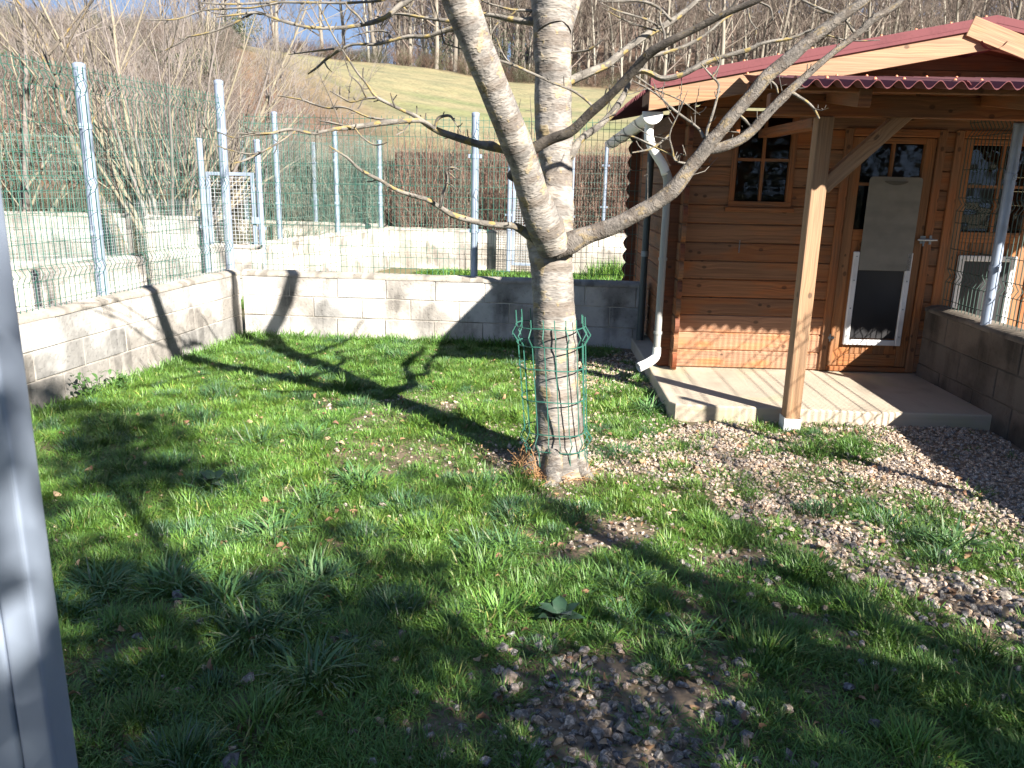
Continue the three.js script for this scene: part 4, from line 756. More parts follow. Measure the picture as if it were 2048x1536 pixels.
// crown above the frame, grown on: its shadows fall over the grass and the left wall
function growInto(R, out, p, dir, len, r, lvl, max, o) {
  const n = lvl === 0 ? (o.n0 || 6) : lvl === 1 ? 4 : lvl === 2 ? 3 : 2, pts = [p.clone()], rs = [r], d = dir.clone().normalize();
  for (let i = 1; i <= n; i++) {
    d.x += (R() - 0.5) * o.wander; d.z += (R() - 0.5) * o.wander; d.y += (R() - 0.5) * o.wander + (lvl ? o.lift : 0); d.normalize();
    pts.push(pts[i - 1].clone().addScaledVector(d, len / n)); rs.push(lerp(r, r * o.taper, i / n));
  }
  (out[lvl] ||= []).push([pts, rs]);
  if (lvl >= max) return;
  const kids = o.kids[lvl];
  for (let k = 0; k < kids; k++) {
    const t = lerp(o.t0[lvl] ?? 0.2, 0.98, (k + R() * 0.8) / kids), f = t * n, i = Math.min(n - 1, Math.floor(f));
    const q = pts[i].clone().lerp(pts[i + 1], f - i), ax = pts[i + 1].clone().sub(pts[i]).normalize();
    const s = V(R() - 0.5, R() - 0.5, R() - 0.5).cross(ax).normalize(), a = lerp(o.ang[0], o.ang[1], R());
    const nd = ax.clone().multiplyScalar(Math.cos(a)).addScaledVector(s, Math.sin(a));
    growInto(R, out, q, nd, len * lerp(o.ratio[0], o.ratio[1], R()) * (lvl === 0 ? lerp(1.15, 0.6, t) : 1), lerp(r, r * o.taper, t) * (o.thin ?? 0.55), lvl + 1, max, o);
  }
}
function tubes(list, sides) { // many low tapered tubes in one geometry
  const pos = [], nor = [], uv = [], idx = [];
  for (const [pts, rs] of list) {
    const n = pts.length - 1; let N = null; const b0 = pos.length / 3; let len = 0;
    for (let i = 0; i <= n; i++) {
      const T = pts[Math.min(n, i + 1)].clone().sub(pts[Math.max(0, i - 1)]).normalize();
      if (!N) N = Math.abs(T.x) < 0.8 ? V(1, 0, 0) : V(0, 0, 1);
      N.sub(T.clone().multiplyScalar(N.dot(T))).normalize(); const B = T.clone().cross(N); if (i) len += pts[i].distanceTo(pts[i - 1]);
      for (let j = 0; j <= sides; j++) { const a = j / sides * 6.28319, x = N.x * Math.cos(a) + B.x * Math.sin(a), y = N.y * Math.cos(a) + B.y * Math.sin(a), z = N.z * Math.cos(a) + B.z * Math.sin(a); pos.push(pts[i].x + x * rs[i], pts[i].y + y * rs[i], pts[i].z + z * rs[i]); nor.push(x, y, z); uv.push(j / sides, len); }
    }
    for (let i = 0; i < n; i++) for (let j = 0; j < sides; j++) { const a = b0 + i * (sides + 1) + j, w = sides + 1; idx.push(a, a + 1, a + w, a + 1, a + w + 1, a + w); }
  }
  const g = new THREE.BufferGeometry();
  g.setAttribute('position', new THREE.Float32BufferAttribute(pos, 3)); g.setAttribute('normal', new THREE.Float32BufferAttribute(nor, 3)); g.setAttribute('uv', new THREE.Float32BufferAttribute(uv, 2)); g.setIndex(idx);
  return g;
}
{
  const R = rng(4242), o = { wander: 0.28, lift: 0.07, taper: 0.3, kids: [7, 5, 3], t0: [0.1, 0.2, 0.2], ang: [0.5, 1.0], ratio: [0.4, 0.62], thin: 0.5 };
  for (const [x, y, z, dx, dy, r, L] of [[820, -300, -3.7, -0.35, 1, 22, 1.6], [1030, -300, -4.7, -0.15, 1, 15, 1.5], [1220, -320, -4.9, 0.3, 1, 15, 1.5]]) {
    const out = []; growInto(R, out, toTree(atZ(x, y, z)), V(dx, dy, (R() - 0.5) * 0.4), L, r * px2m(z), 0, 3, o);
    part('limb', tubes(out[0], 12), limbBark, tree); part('branches', tubes([...out[1]], 7), limbBark, tree); part('twigs', tubes([...out[2], ...out[3]], 4), limbBark, tree).userData.kind = 'stuff';
  }
  part('spurs', tubes(tree.userData.spurs, 4), limbBark, tree).userData.kind = 'stuff'; delete tree.userData.spurs;
  nameParts(tree);
}
// ---------------------------------------------------------------- wire guard round the trunk
{
  const g = base('tree_guard', [0.245, 0, TZ + 0.0]); tag(g, 'green welded wire guard bent round the foot of the tree trunk', 'tree guard');
  // plan of the guard seen from above: bent mesh, wider at the top; station = angle, uprights with V folds
  const H = 0.90, n = 17, R = rng(31), ring = [0.02, 0.14, 0.24, 0.34, 0.56, 0.74, 0.81, 0.87], foldAt = [0.18, 0.775];
  const rad = (a, y) => { const f = y / H; return lerp(0.158, 0.175, f) * (1 + 0.06 * Math.cos(2 * a)) + 0.0; };
  const fold = (y) => foldAt.reduce((s, f) => s + 0.028 * Math.max(0, 1 - Math.abs(y - f) / 0.05), 0);
  const at = (a, y) => { const r = rad(a, y) + fold(y), lean = lerp(0.025, -0.045, y / H); return V(Math.cos(a) * r * 1.03 + lean, y + 0.02, Math.sin(a) * r * 0.95); };
  const a0 = -0.35, a1 = Math.PI * 2 - 0.75;
  const as = []; for (let i = 0; i < n; i++) { const a = lerp(a0, a1, i / (n - 1)) + (R() - 0.5) * 0.04; as.push(a); }
  for (let i = 0; i < n; i++) {
    const top = H - R() * 0.03, ys = [0, 0.13, 0.18, 0.23, 0.42, 0.6, 0.725, 0.775, 0.825, top];
    const pts = ys.map((y) => at(as[i], y));
    part('upright_wire', wires(pts.slice(1).map((p, k) => [pts[k], p]), 0.0031), greenWire, g);
  }
  for (const y of [0.03, 0.13, 0.23, 0.42, 0.6, 0.725, 0.825]) { const pts = []; for (let k = 0; k <= 30; k++) { const p = at(lerp(a0 - 0.03, a1 + 0.05, k / 30), y); p.y += Math.sin(k * 0.7) * 0.004; pts.push(p.multiply(V(1.012, 1, 1.012))); } part('ring_wire', wires(pts.slice(1).map((p, k) => [pts[k], p]), 0.0029), greenWire, g); }
  nameParts(g);
}
// ---------------------------------------------------------------- neighbouring runs behind the fence
const paleMats = [conc(0.6, 0.57, 0.52), conc(0.65, 0.62, 0.57), conc(0.55, 0.53, 0.5)];
blockWall('block_wall', 'sunlit white block wall closing the far run, below the brown brushwood', V(-2.42, 0, -15.35), V(3.2, 0, -14.85), { seed: 51, h: 0.68, mats: paleMats, capm: paleMats[1] });
blockWall('block_wall', 'sunlit side wall of the far run that leads away from the corner post', V(-3.62, 0, -11.0), V(-2.36, 0, -15.3), { seed: 52, h: 0.68, mats: paleMats, capm: paleMats[1] });
blockWall('block_wall', 'short pale wall end just behind the corner of the yard', V(-4.15, 0, -11.0), V(-3.45, 0, -10.92), { seed: 53, h: 0.67, mats: paleMats, capm: paleMats[1] });
blockWall('block_wall', 'low sunlit wall seen through mesh beyond the far left run', V(-5.4, 0, -15.9), V(-2.5, 0, -15.6), { seed: 54, h: 0.72, mats: paleMats, capm: paleMats[1] });
blockWall('block_wall', 'low pale retaining ledge outside the left fence', V(-6.6, 0, -6.6), V(-4.3, 0, -9.35), { seed: 55, h: 0.64, mats: paleMats, capm: paleMats[0], thick: 0.5 });
blockWall('block_wall', 'grey garden wall with branch shadows on the far left', V(-10.2, 0, -11.6), V(-5.7, 0, -11.9), { seed: 56, h: 1.0, mats: blockMats, capm: paleMats[0] });
blockWall('block_wall', 'pale stub of wall left of the steel gate, behind the net', V(-5.1, 0, -11.2), V(-4.35, 0, -11.15), { seed: 57, h: 1.02, mats: paleMats, capm: paleMats[1] });
nameParts(meshFence('green mesh fence with three steel posts along the side wall of the far run', V(-3.62, 0, -11.0), V(-2.36, 0, -15.3), { posts: [[1.0, 0, 2.46], [2.75, 0, 2.36], [4.4, 0, 2.24]], y0: 0.68, h: 1.62, folds: [0.25, 0.85, 1.45], pr: 0.04, range: [0.05, 4.4], wr: 0.002, mat: farWire, clamps: [0.3, 0.7] }));
nameParts(meshFence('green mesh fence on the far wall in front of the brown brushwood', V(-2.42, 0, -15.35), V(3.2, 0, -14.85), { posts: [[4.05, 0, 2.3]], y0: 0.68, h: 1.45, folds: [0.25, 0.85], pr: 0.035, range: [0.05, 5.5], wr: 0.002, mat: farWire }));
nameParts(meshFence('green mesh fence of the second run, seen behind the steel gate', V(-5.4, 0, -15.9), V(-2.5, 0, -15.6), { posts: [[0.1, 0, 2.2], [1.5, 0, 2.2]], y0: 0.72, h: 1.5, folds: [0.25, 0.85], pr: 0.04, wr: 0.002, mat: farWire, pitch: 0.055 }));
nameParts(meshFence('green mesh fence running left from the steel gate', V(-10.2, 0, -10.3), V(-4.45, 0, -11.0), { posts: [[2.0, 0, 2.1]], y0: 0.05, h: 2.0, folds: [0.3, 1.0, 1.75], pr: 0.045, mat: farWire, wr: 0.002 }));
nameParts(meshFence('green mesh fence with leaning posts on the far left ledge', V(-6.6, 0, -6.8), V(-4.6, 0, -9.2), { posts: [[0.9, 0, 1.98]], y0: 0.64, h: 1.35, folds: [0.3, 1.0], pr: 0.045, mat: farWire, wr: 0.002, z: -0.25, clamps: [0.6] }));
function steelGate(label, A, B, h, y0, pitch) {
  const d = B.clone().sub(A), L = Math.hypot(d.x, d.z), g = base('steel_gate', [A.x, A.y, A.z], -Math.atan2(d.z, d.x)); tag(g, label, 'gate');
  part('gate_frame', merge([chamfer(0, 0.045, y0, h, -0.02, 0.02, 0.004, 1), chamfer(L - 0.045, L, y0, h, -0.02, 0.02, 0.004, 1), chamfer(0.045, L - 0.045, h - 0.045, h, -0.019, 0.019, 0.004), chamfer(0.045, L - 0.045, y0, y0 + 0.045, -0.019, 0.019, 0.004)]), galv, g);
  part('gate_mesh', netWires(0.05, L - 0.05, y0 + 0.05, h - 0.05, 0, pitch, 0.0028, 8), galvWire, g).userData.kind = 'stuff';
  part('latch', chamfer(L - 0.05, L + 0.05, (y0 + h) * 0.55, (y0 + h) * 0.55 + 0.09, 0.02, 0.045, 0.004), galv, g);
  for (const x of [-0.06, L + 0.065]) fencePost(g, x, -0.05, h + 0.42, 0, 0.04, galv, { clamps: [0.45] });
  nameParts(g);
}
steelGate('small steel gate with a square mesh, left of the corner of the yard', V(-4.16, 0, -11.05), V(-3.52, 0, -11.05), 1.62, 0.1, 0.05);
steelGate('steel framed gate with close mesh in the far run, left of the trunk', V(-0.06, 0, -14.75), V(0.92, 0, -14.66), 1.82, 0.08, 0.045);

// brushwood screens: cut heather and twigs packed upright behind the mesh
function brushwood(label, A, B, y0, y1, thick, count, cols, seed, leafy = 0) {
  const R = rng(seed), d = B.clone().sub(A), L = Math.hypot(d.x, d.z), g = base('brushwood_screen', [A.x, 0, A.z], -Math.atan2(d.z, d.x)); tag(g, label, 'hedge');
  const twigGeo = (() => { const out = []; const r = rng(seed + 1); growInto(r, out, V(0, 0, 0), V(0.1, 1, 0), 0.8, 0.006, 0, 2, { wander: 0.5, lift: 0.05, taper: 0.4, kids: [6, 3], t0: [0.15, 0.2], ang: [0.4, 0.9], ratio: [0.3, 0.5], n0: 4 }); return tubes([...out[0], ...out[1], ...out[2]], 3); })();
  const m = new THREE.InstancedMesh(twigGeo, std(0xffffff, { roughness: 1 }), count), M = new THREE.Matrix4(), Q = new THREE.Quaternion(), c = new THREE.Color();
  for (let i = 0; i < count; i++) {
    const s = lerp(0.5, 1.0, R()); const x = R() * L, yTop = y1 + (fbm2(x * 2, seed, 5) - 0.5) * 0.35, y = lerp(y0 - 0.2, yTop - 0.55 * s, Math.pow(R(), 0.9));
    Q.setFromEuler(new THREE.Euler((R() - 0.5) * 0.6, R() * 6.28, (R() - 0.5) * 0.9 + (R() < 0.3 ? (R() - 0.5) * 2 : 0)));
    M.compose(V(x, y, (R() - 0.5) * thick), Q, V(s, s, s)); m.setMatrixAt(i, M);
    const k = cols[Math.floor(R() * cols.length)], t = 0.7 + R() * 0.6; m.setColorAt(i, c.setRGB(k[0] * t, k[1] * t, k[2] * t));
  }
  m.name = 'brushwood'; m.userData.kind = 'stuff'; g.add(m);
  part('backing', box(0, L, y0 - 0.5, y1 - 0.25, -thick * 0.5 - 0.06, -thick * 0.5), std(lin(cols[0][0] * 0.5, cols[0][1] * 0.5, cols[0][2] * 0.5), { roughness: 1, bumpMap: soilBump, bumpScale: 0.05 }), g);
  return g;
}
brushwood('brown brushwood screen behind the far white wall, from the corner post to the cabin', V(-2.35, 0, -15.75), V(3.6, 0, -15.25), 0.6, 2.32, 0.3, 2600, [[0.25, 0.15, 0.12], [0.3, 0.18, 0.14], [0.17, 0.1, 0.08], [0.33, 0.25, 0.19]], 71);
brushwood('grey green overgrown screen behind the mesh, left of the far corner post', V(-6.2, 0, -16.4), V(-2.4, 0, -15.95), 0.5, 2.15, 0.5, 1800, [[0.22, 0.22, 0.18], [0.28, 0.26, 0.21], [0.16, 0.17, 0.13], [0.32, 0.3, 0.24]], 72);

// ---------------------------------------------------------------- trees on the hill
const trunkMap = texture(256, 256, true, 1, 3, (u, v) => { const a = fbm(u, v, 6, 10, 4, 1001), t = 0.7 + 0.6 * a; return [t, t, t * 0.97]; });
const trunkMats = [std(lin(0.24, 0.215, 0.18), { map: trunkMap, roughness: 1 }), std(lin(0.17, 0.15, 0.125), { map: trunkMap, roughness: 1 }), std(lin(0.3, 0.28, 0.24), { map: trunkMap, roughness: 1 })];
const twigMat = std(lin(0.17, 0.135, 0.115), { roughness: 1 }), twigMatB = std(lin(0.2, 0.165, 0.135), { roughness: 1 });
const hillTypes = [];
{
  for (let k = 0; k < 6; k++) {
    const R = rng(9000 + k * 31), out = [], tall = k % 3 !== 2, H = tall ? 15 + R() * 4 : 9 + R() * 3;
    growInto(R, out, V(0, -0.4, 0), V((R() - 0.5) * 0.1, 1, (R() - 0.5) * 0.1), H, tall ? 0.2 + R() * 0.08 : 0.11, 0, 4, { wander: 0.1 + 0.06 * (k % 2), lift: 0.1, taper: 0.25, kids: [tall ? 15 : 13, 6, 5, 3], t0: [0.1 + 0.12 * R(), 0.15, 0.15, 0.1], ang: [0.45, 1.1], ratio: [0.26, 0.46], n0: 7, thin: 0.46 });
    const thick = (l, f) => l.map(([p, r]) => [p, r.map((q) => Math.max(q, f))]);
    hillTypes.push([tubes(out[0], 7), tubes(thick(out[1], 0.02), 4), tubes([...thick(out[2], 0.012), ...thick(out[3], 0.008), ...thick(out[4], 0.006)], 3)]);
  }
}
{
  const R = rng(808), protos = hillTypes.map(([a, b, c], i) => { const t = new THREE.Group(); part('trunk', a, trunkMats[i % 3], t); part('branches', b, i % 2 ? twigMatB : twigMat, t); part('crown', c, i % 2 ? twigMat : twigMatB, t).userData.kind = 'stuff'; return t; });
  const where = (x, z) => { const p = x / -z; return p < -0.3 ? 'left of the patch of sky' : p < -0.17 ? 'around the patch of sky' : p < -0.02 ? 'left of the forked trunk' : p < 0.13 ? 'behind the forked trunk' : p < 0.3 ? 'above the low end of the cabin roof' : 'above the cabin ridge'; };
  const look = ['tall grey bare tree', 'tall dark bare tree', 'slim bare tree', 'straight grey bare tree', 'thick dark bare tree', 'slim pale bare tree'];
  const put = (x, z, k, s, lean, row, group) => { const label = `${look[k]} ${row}, ${where(x, z)}`; const o = protos[k].clone(); o.name = numbered('hill_tree'); o.position.set(x, hill(x, z) - 0.1, z); o.rotation.set((R() - 0.5) * lean, R() * 6.28, (R() - 0.5) * lean); o.scale.setScalar(s); tag(o, label, 'tree', group); scene.add(o); };
  for (let i = 0; i < 66; i++) { // the wood's edge
    const x = lerp(-29, 58, (i + R()) / 66), gap = x < -14 && x > -25 && R() < 0.72; if (gap) continue;
    put(x, -77 - R() * 5, Math.floor(R() * 6), 0.8 + R() * 0.4, 0.12, 'at the wood edge', 'bare trees along the edge of the hill wood');
  }
  for (let i = 0; i < 104; i++) { const x = lerp(-32, 74, (i + R()) / 104); if (x < -15 && x > -31 && R() < 0.86) continue; put(x, -84 - R() * 16, Math.floor(R() * 6), 0.85 + R() * 0.4, 0.1, 'inside the wood', 'bare trees inside the hill wood'); }
  // the depth of the wood, nobody could count it
  const far = new THREE.Group(); far.name = 'distant_wood'; tag(far, 'grey brown mass of bare wood behind the edge trees', null, null, 'stuff'); scene.add(far);
  const M = new THREE.Matrix4(), Q = new THREE.Quaternion();
  for (let k = 0; k < 6; k++) for (const [gi, mat] of [[0, trunkMats[k % 3]], [1, twigMat], [2, twigMatB]]) {
    const r = rng(5100 + k), n = 46, m = new THREE.InstancedMesh(hillTypes[k][gi], mat, n); m.name = ['trunks', 'branches', 'crowns'][gi];
    for (let i = 0; i < n; i++) { let x = lerp(-48, 105, (i + r()) / n), z = -102 - r() * 50; const f = x / -z; if (f < -0.17 && f > -0.34 && r() < 0.97) x += 40; const s = 0.9 + r() * 0.4; Q.setFromAxisAngle(V(0, 1, 0), r() * 6.28); M.compose(V(x, hill(x, z) - 0.2, z), Q, V(s, s, s)); m.setMatrixAt(i, M); }
    m.userData.kind = 'stuff'; far.add(m);
  }
}
// scrub: thin brambles along the wood edge and over the left bank
function scrub(name, label, count, place, cols, seed, size) {
  const out = []; const r = rng(seed); for (let k = 0; k < 5; k++) growInto(r, out, V((r() - 0.5) * 0.2, -0.1, (r() - 0.5) * 0.2), V((r() - 0.5) * 1.6, 1, (r() - 0.5) * 1.6), 1.0, 0.009, 0, 2, { wander: 0.5, lift: -0.03, taper: 0.4, kids: [7, 4], t0: [0.1, 0.1], ang: [0.4, 1.1], ratio: [0.35, 0.6], n0: 5, thin: 0.7 });
  const m = new THREE.InstancedMesh(tubes([...out[0], ...out[1], ...out[2]], 3), std(0xffffff, { roughness: 1 }), count), M = new THREE.Matrix4(), Q = new THREE.Quaternion(), c = new THREE.Color(); m.name = name;
  for (let i = 0; i < count; i++) { const [x, z] = place(r), s = lerp(size[0], size[1], r()); Q.setFromAxisAngle(V(0, 1, 0), r() * 6.28); M.compose(V(x, hill(x, z), z), Q, V(s * 1.3, s * (0.7 + r() * 0.5), s * 1.3)); m.setMatrixAt(i, M); const k = cols[Math.floor(r() * cols.length)], t = 0.75 + r() * 0.5; m.setColorAt(i, c.setRGB(k[0] * t, k[1] * t, k[2] * t)); }
  tag(m, label, null, null, 'stuff'); scene.add(m);
}
scrub('bramble_scrub', 'brown brambles along the foot of the wood', 900, (r) => { const x = lerp(-32, 62, r()); return [x, -76.5 - r() * 22 * r()]; }, [[0.13, 0.085, 0.065], [0.16, 0.11, 0.08], [0.1, 0.1, 0.06]], 61, [0.8, 2.0]);
scrub('dead_bracken', 'rust brown bracken and brambles on the bank at the left', 1500, (r) => { const z = -17 - r() * 45, e = -0.33 * -z - 0.5; return [e - r() * r() * 16, z]; }, [[0.16, 0.125, 0.105], [0.19, 0.15, 0.13], [0.14, 0.12, 0.1], [0.11, 0.115, 0.08]], 62, [0.5, 1.3]);
scrub('undergrowth', 'grey green undergrowth behind the left fences', 420, (r) => [-4.6 - r() * 9, -13.4 - r() * 5], [[0.16, 0.14, 0.1], [0.12, 0.13, 0.075], [0.2, 0.17, 0.12]], 63, [0.5, 1.2]);
// evergreen bushes where the bank meets the wood
const leafGeo = (() => { const g = new THREE.BufferGeometry(); g.setAttribute('position', new THREE.Float32BufferAttribute([0, 0, 0, 0.35, 0.5, 0.08, 0, 1, 0, 0, 0, 0, 0, 1, 0, -0.35, 0.5, 0.08], 3)); g.setAttribute('uv', new THREE.Float32BufferAttribute([0, 0, 1, .5, 0, 1, 0, 0, 0, 1, 1, .5], 2)); g.computeVertexNormals(); return g; })();
function leafCloud(seed, n, shape, size, mat, cols, geo = leafGeo) {
  const r = rng(seed), m = new THREE.InstancedMesh(geo, mat, n), M = new THREE.Matrix4(), Q = new THREE.Quaternion(), c = new THREE.Color();
  for (let i = 0; i < n; i++) { const p = shape(r), s = size * (0.6 + r() * 0.8); Q.setFromEuler(new THREE.Euler(r() * 6.28, r() * 6.28, r() * 6.28)); M.compose(p, Q, V(s, s, s)); m.setMatrixAt(i, M); const k = cols[Math.floor(r() * cols.length)], t = 0.7 + r() * 0.6; m.setColorAt(i, c.setRGB(k[0] * t, k[1] * t, k[2] * t)); }
  return m;
}
const dryLeafGeo = (() => { // a curled oval leaf with a stalk
  const p = [], idx = [], N = 6; for (let i = 0; i <= N; i++) { const t = i / N, w = 0.3 * Math.pow(Math.sin(Math.PI * Math.min(0.98, t * 0.9 + 0.05)), 0.8) * (i % 2 ? 1 : 0.82), y = 0.22 * Math.sin(t * 3.3); p.push(-w, y + 0.16 * w / 0.3, t, 0, y, t, w, y + 0.2 * w / 0.3, t); }
  for (let i = 0; i < N; i++) for (let k = 0; k < 2; k++) { const a = i * 3 + k; idx.push(a, a + 3, a + 1, a + 1, a + 3, a + 4); }
  const g = new THREE.BufferGeometry(); g.setAttribute('position', new THREE.Float32BufferAttribute(p, 3)); g.setIndex(idx); g.computeVertexNormals(); g.setAttribute('uv', new THREE.Float32BufferAttribute(new Float32Array(p.length / 3 * 2), 2)); return g;
})();
const leafMat = new THREE.MeshPhysicalMaterial({ color: 0xffffff, roughness: 0.7, transmission: 0.3, thickness: 0, side: THREE.DoubleSide });
function greenBush(label, x, z, w, h, seed, cols, y = hill(x, z), nl = 9, nf = 2600) {
  const g = base('evergreen_bush', [x, y, z]); tag(g, label, 'bush', 'evergreen bushes on the bank and in the wood');
  const r0 = rng(seed), lumps = Array.from({ length: nl }, () => [(r0() - 0.5) * w, r0() * h * 0.75 + 0.2, (r0() - 0.5) * w * 0.7, (0.25 + r0() * 0.3) * Math.min(w, h)]);
  const m = leafCloud(seed, nf, (r) => { const l = lumps[Math.floor(r() * nl)], a = r() * 6.28, b = Math.acos(2 * r() - 1), q = l[3] * Math.cbrt(0.3 + 0.7 * r()); return V(l[0] + q * Math.sin(b) * Math.cos(a), Math.max(0.02, l[1] + q * Math.cos(b)), l[2] + q * Math.sin(b) * Math.sin(a)); }, 0.05 * Math.sqrt(w), leafMat, cols); m.name = 'foliage'; m.userData.kind = 'stuff'; g.add(m);
  const out = []; growInto(r0, out, V(0, -0.1, 0), V(0, 1, 0), h * 0.8, 0.05, 0, 2, { wander: 0.3, lift: 0.1, taper: 0.3, kids: [7, 4], t0: [0.1, 0.2], ang: [0.5, 1], ratio: [0.5, 0.7] }); part('stems', tubes([...out[0], ...out[1], ...out[2]], 4), twigMat, g);
}
const ever = [[0.035, 0.06, 0.018], [0.05, 0.085, 0.022], [0.025, 0.045, 0.015]];
greenBush('dark green bush above the bracken bank at the left end of the pasture', -14.6, -44, 2.6, 1.6, 301, ever);
greenBush('green bush in the bracken nearest the tall multi-stemmed shrub', -12.2, -31, 1.9, 1.2, 302, ever);
greenBush('evergreen holly inside the wood, left of the trunk', -6.2, -82, 4.5, 4, 303, ever);
greenBush('evergreen holly inside the wood, seen between the two trunk limbs', -1.2, -80, 5, 5, 304, ever);
greenBush('dark green ivy-like bush in the wood above the cabin ridge', 31, -79, 4, 8, 305, ever);
greenBush('green bush in the upper left corner behind the shrubs', -13, -19, 3.2, 3.6, 306, ever);
greenBush('green bush behind the far left fence', -12.6, -15.5, 2.6, 2.6, 307, ever);

// multi-stemmed shrub on the left, with lichened yellow stems fanning up
function shrub(label, x, z, stems, spread, H, seed, mats, thick = 0.035) {
  const R = rng(seed), g = base('bare_shrub', [x, hill(x, z), z]); tag(g, label, 'shrub');
  const tw = [[], [], []];
  for (let k = 0; k < stems; k++) {
    const a = k / stems * 6.28 + R(), s = spread * (0.25 + R() * 0.75), out = [];
    growInto(R, out, V(Math.cos(a) * 0.2, -0.1, Math.sin(a) * 0.2), V(Math.cos(a) * s, 1, Math.sin(a) * s * 0.7), H * (0.7 + R() * 0.5), thick * (0.5 + R()), 0, 3, { wander: 0.16, lift: 0.06, taper: 0.25, kids: [9, 5, 4], t0: [0.2, 0.1, 0.1], ang: [0.3, 0.75], ratio: [0.3, 0.5], n0: 7, thin: 0.5 });
    part('stem', tubes(out[0], 7), mats[k % mats.length], g); for (let l = 1; l < 4; l++) tw[l - 1].push(...out[l].map(([p, r]) => [p, r.map((q) => Math.max(q, 0.0022))]));
  }
  part('branches', tubes(tw[0], 5), mats[0], g); part('twigs', tubes([...tw[1], ...tw[2]], 3), mats[1], g).userData.kind = 'stuff'; nameParts(g);
}
const stemYellow = std(lin(0.8, 0.75, 0.7), { map: limbMap, roughness: 1 }), stemPale = std(lin(0.24, 0.21, 0.155), { map: trunkMap, roughness: 1 }), twigPale = std(lin(0.2, 0.175, 0.16), { roughness: 1 });
shrub('large bare shrub with many pale stems fanning up behind the left fence', -6.0, -14.2, 17, 0.6, 4.6, 77, [stemPale, twigPale], 0.04);
shrub('bare shrub with pinkish twigs leaning right beside the pasture', -5.3, -16.4, 13, 0.75, 4.3, 78, [twigPale, twigPale], 0.024);
shrub('bare shrub in the upper left corner with grey stems', -9.3, -14.8, 10, 0.55, 5.2, 79, [stemPale, twigPale], 0.05);
shrub('bare shrub on the bank behind the far left fence', -12.0, -17.0, 10, 0.7, 4.5, 80, [twigMatB, twigPale], 0.04);
shrub('young bare shrub on the bank between the two large shrubs', -8.6, -19.5, 11, 0.6, 5.0, 81, [twigMatB, twigPale], 0.04);
{ // leaning trunk with yellow lichen through the mesh
  const g = base('leaning_tree', [-6.05, 0, -11.6]); tag(g, 'leaning trunk with yellow lichen rising left behind the left fence', 'tree');
  const p = [V(0.5, -0.2, 0), V(0.38, 0.6, 0), V(0.12, 1.3, 0), V(-0.12, 1.9, 0), V(-0.3, 2.5, -0.1), V(-0.4, 3.0, -0.2), V(-0.55, 3.5, -0.2)];
  part('trunk', sweep(p, [0.085, 0.07, 0.06, 0.052, 0.04, 0.026, 0.012], 10, { steps: 4, bumpy: 0.08, seed: 3, tile: 0.35 }), stemYellow, g);
  const R = rng(66), out = [[], [], [], []]; for (let k = 0; k < 9; k++) { const q = p[2].clone().lerp(p[6], (k + 0.5) / 9), sub = []; growInto(R, sub, q, V((R() - 0.5) * 1.6, 0.9, (R() - 0.5)), 1.6, 0.022, 0, 2, { wander: 0.25, lift: 0.08, taper: 0.3, kids: [7, 4], t0: [0.15, 0.1], ang: [0.4, 0.9], ratio: [0.35, 0.55] }); sub.forEach((l, i) => out[i].push(...l)); }
  part('branches', tubes(out[0], 6), stemYellow, g); part('twigs', tubes([...out[1], ...out[2]], 3), twigPale, g).userData.kind = 'stuff';
}
{ const g = base('red_tub', [-9.55, 1.55, -13.4]); tag(g, 'small red plastic tub half hidden behind the far left mesh', 'tub'); const q = new THREE.LatheGeometry([[0.12, 0], [0.16, 0.2], [0.175, 0.205], [0.175, 0.22], [0.15, 0.215], [0.11, 0.01], [0, 0.01]].map(([a, b]) => new THREE.Vector2(a, b)), 18); part('tub_body', q, std(lin(0.5, 0.05, 0.04), { roughness: 0.5, side: THREE.DoubleSide }), g); const h = new THREE.TorusGeometry(0.16, 0.006, 5, 14, Math.PI); h.translate(0, 0.2, 0); part('handle', h, galv, g); }
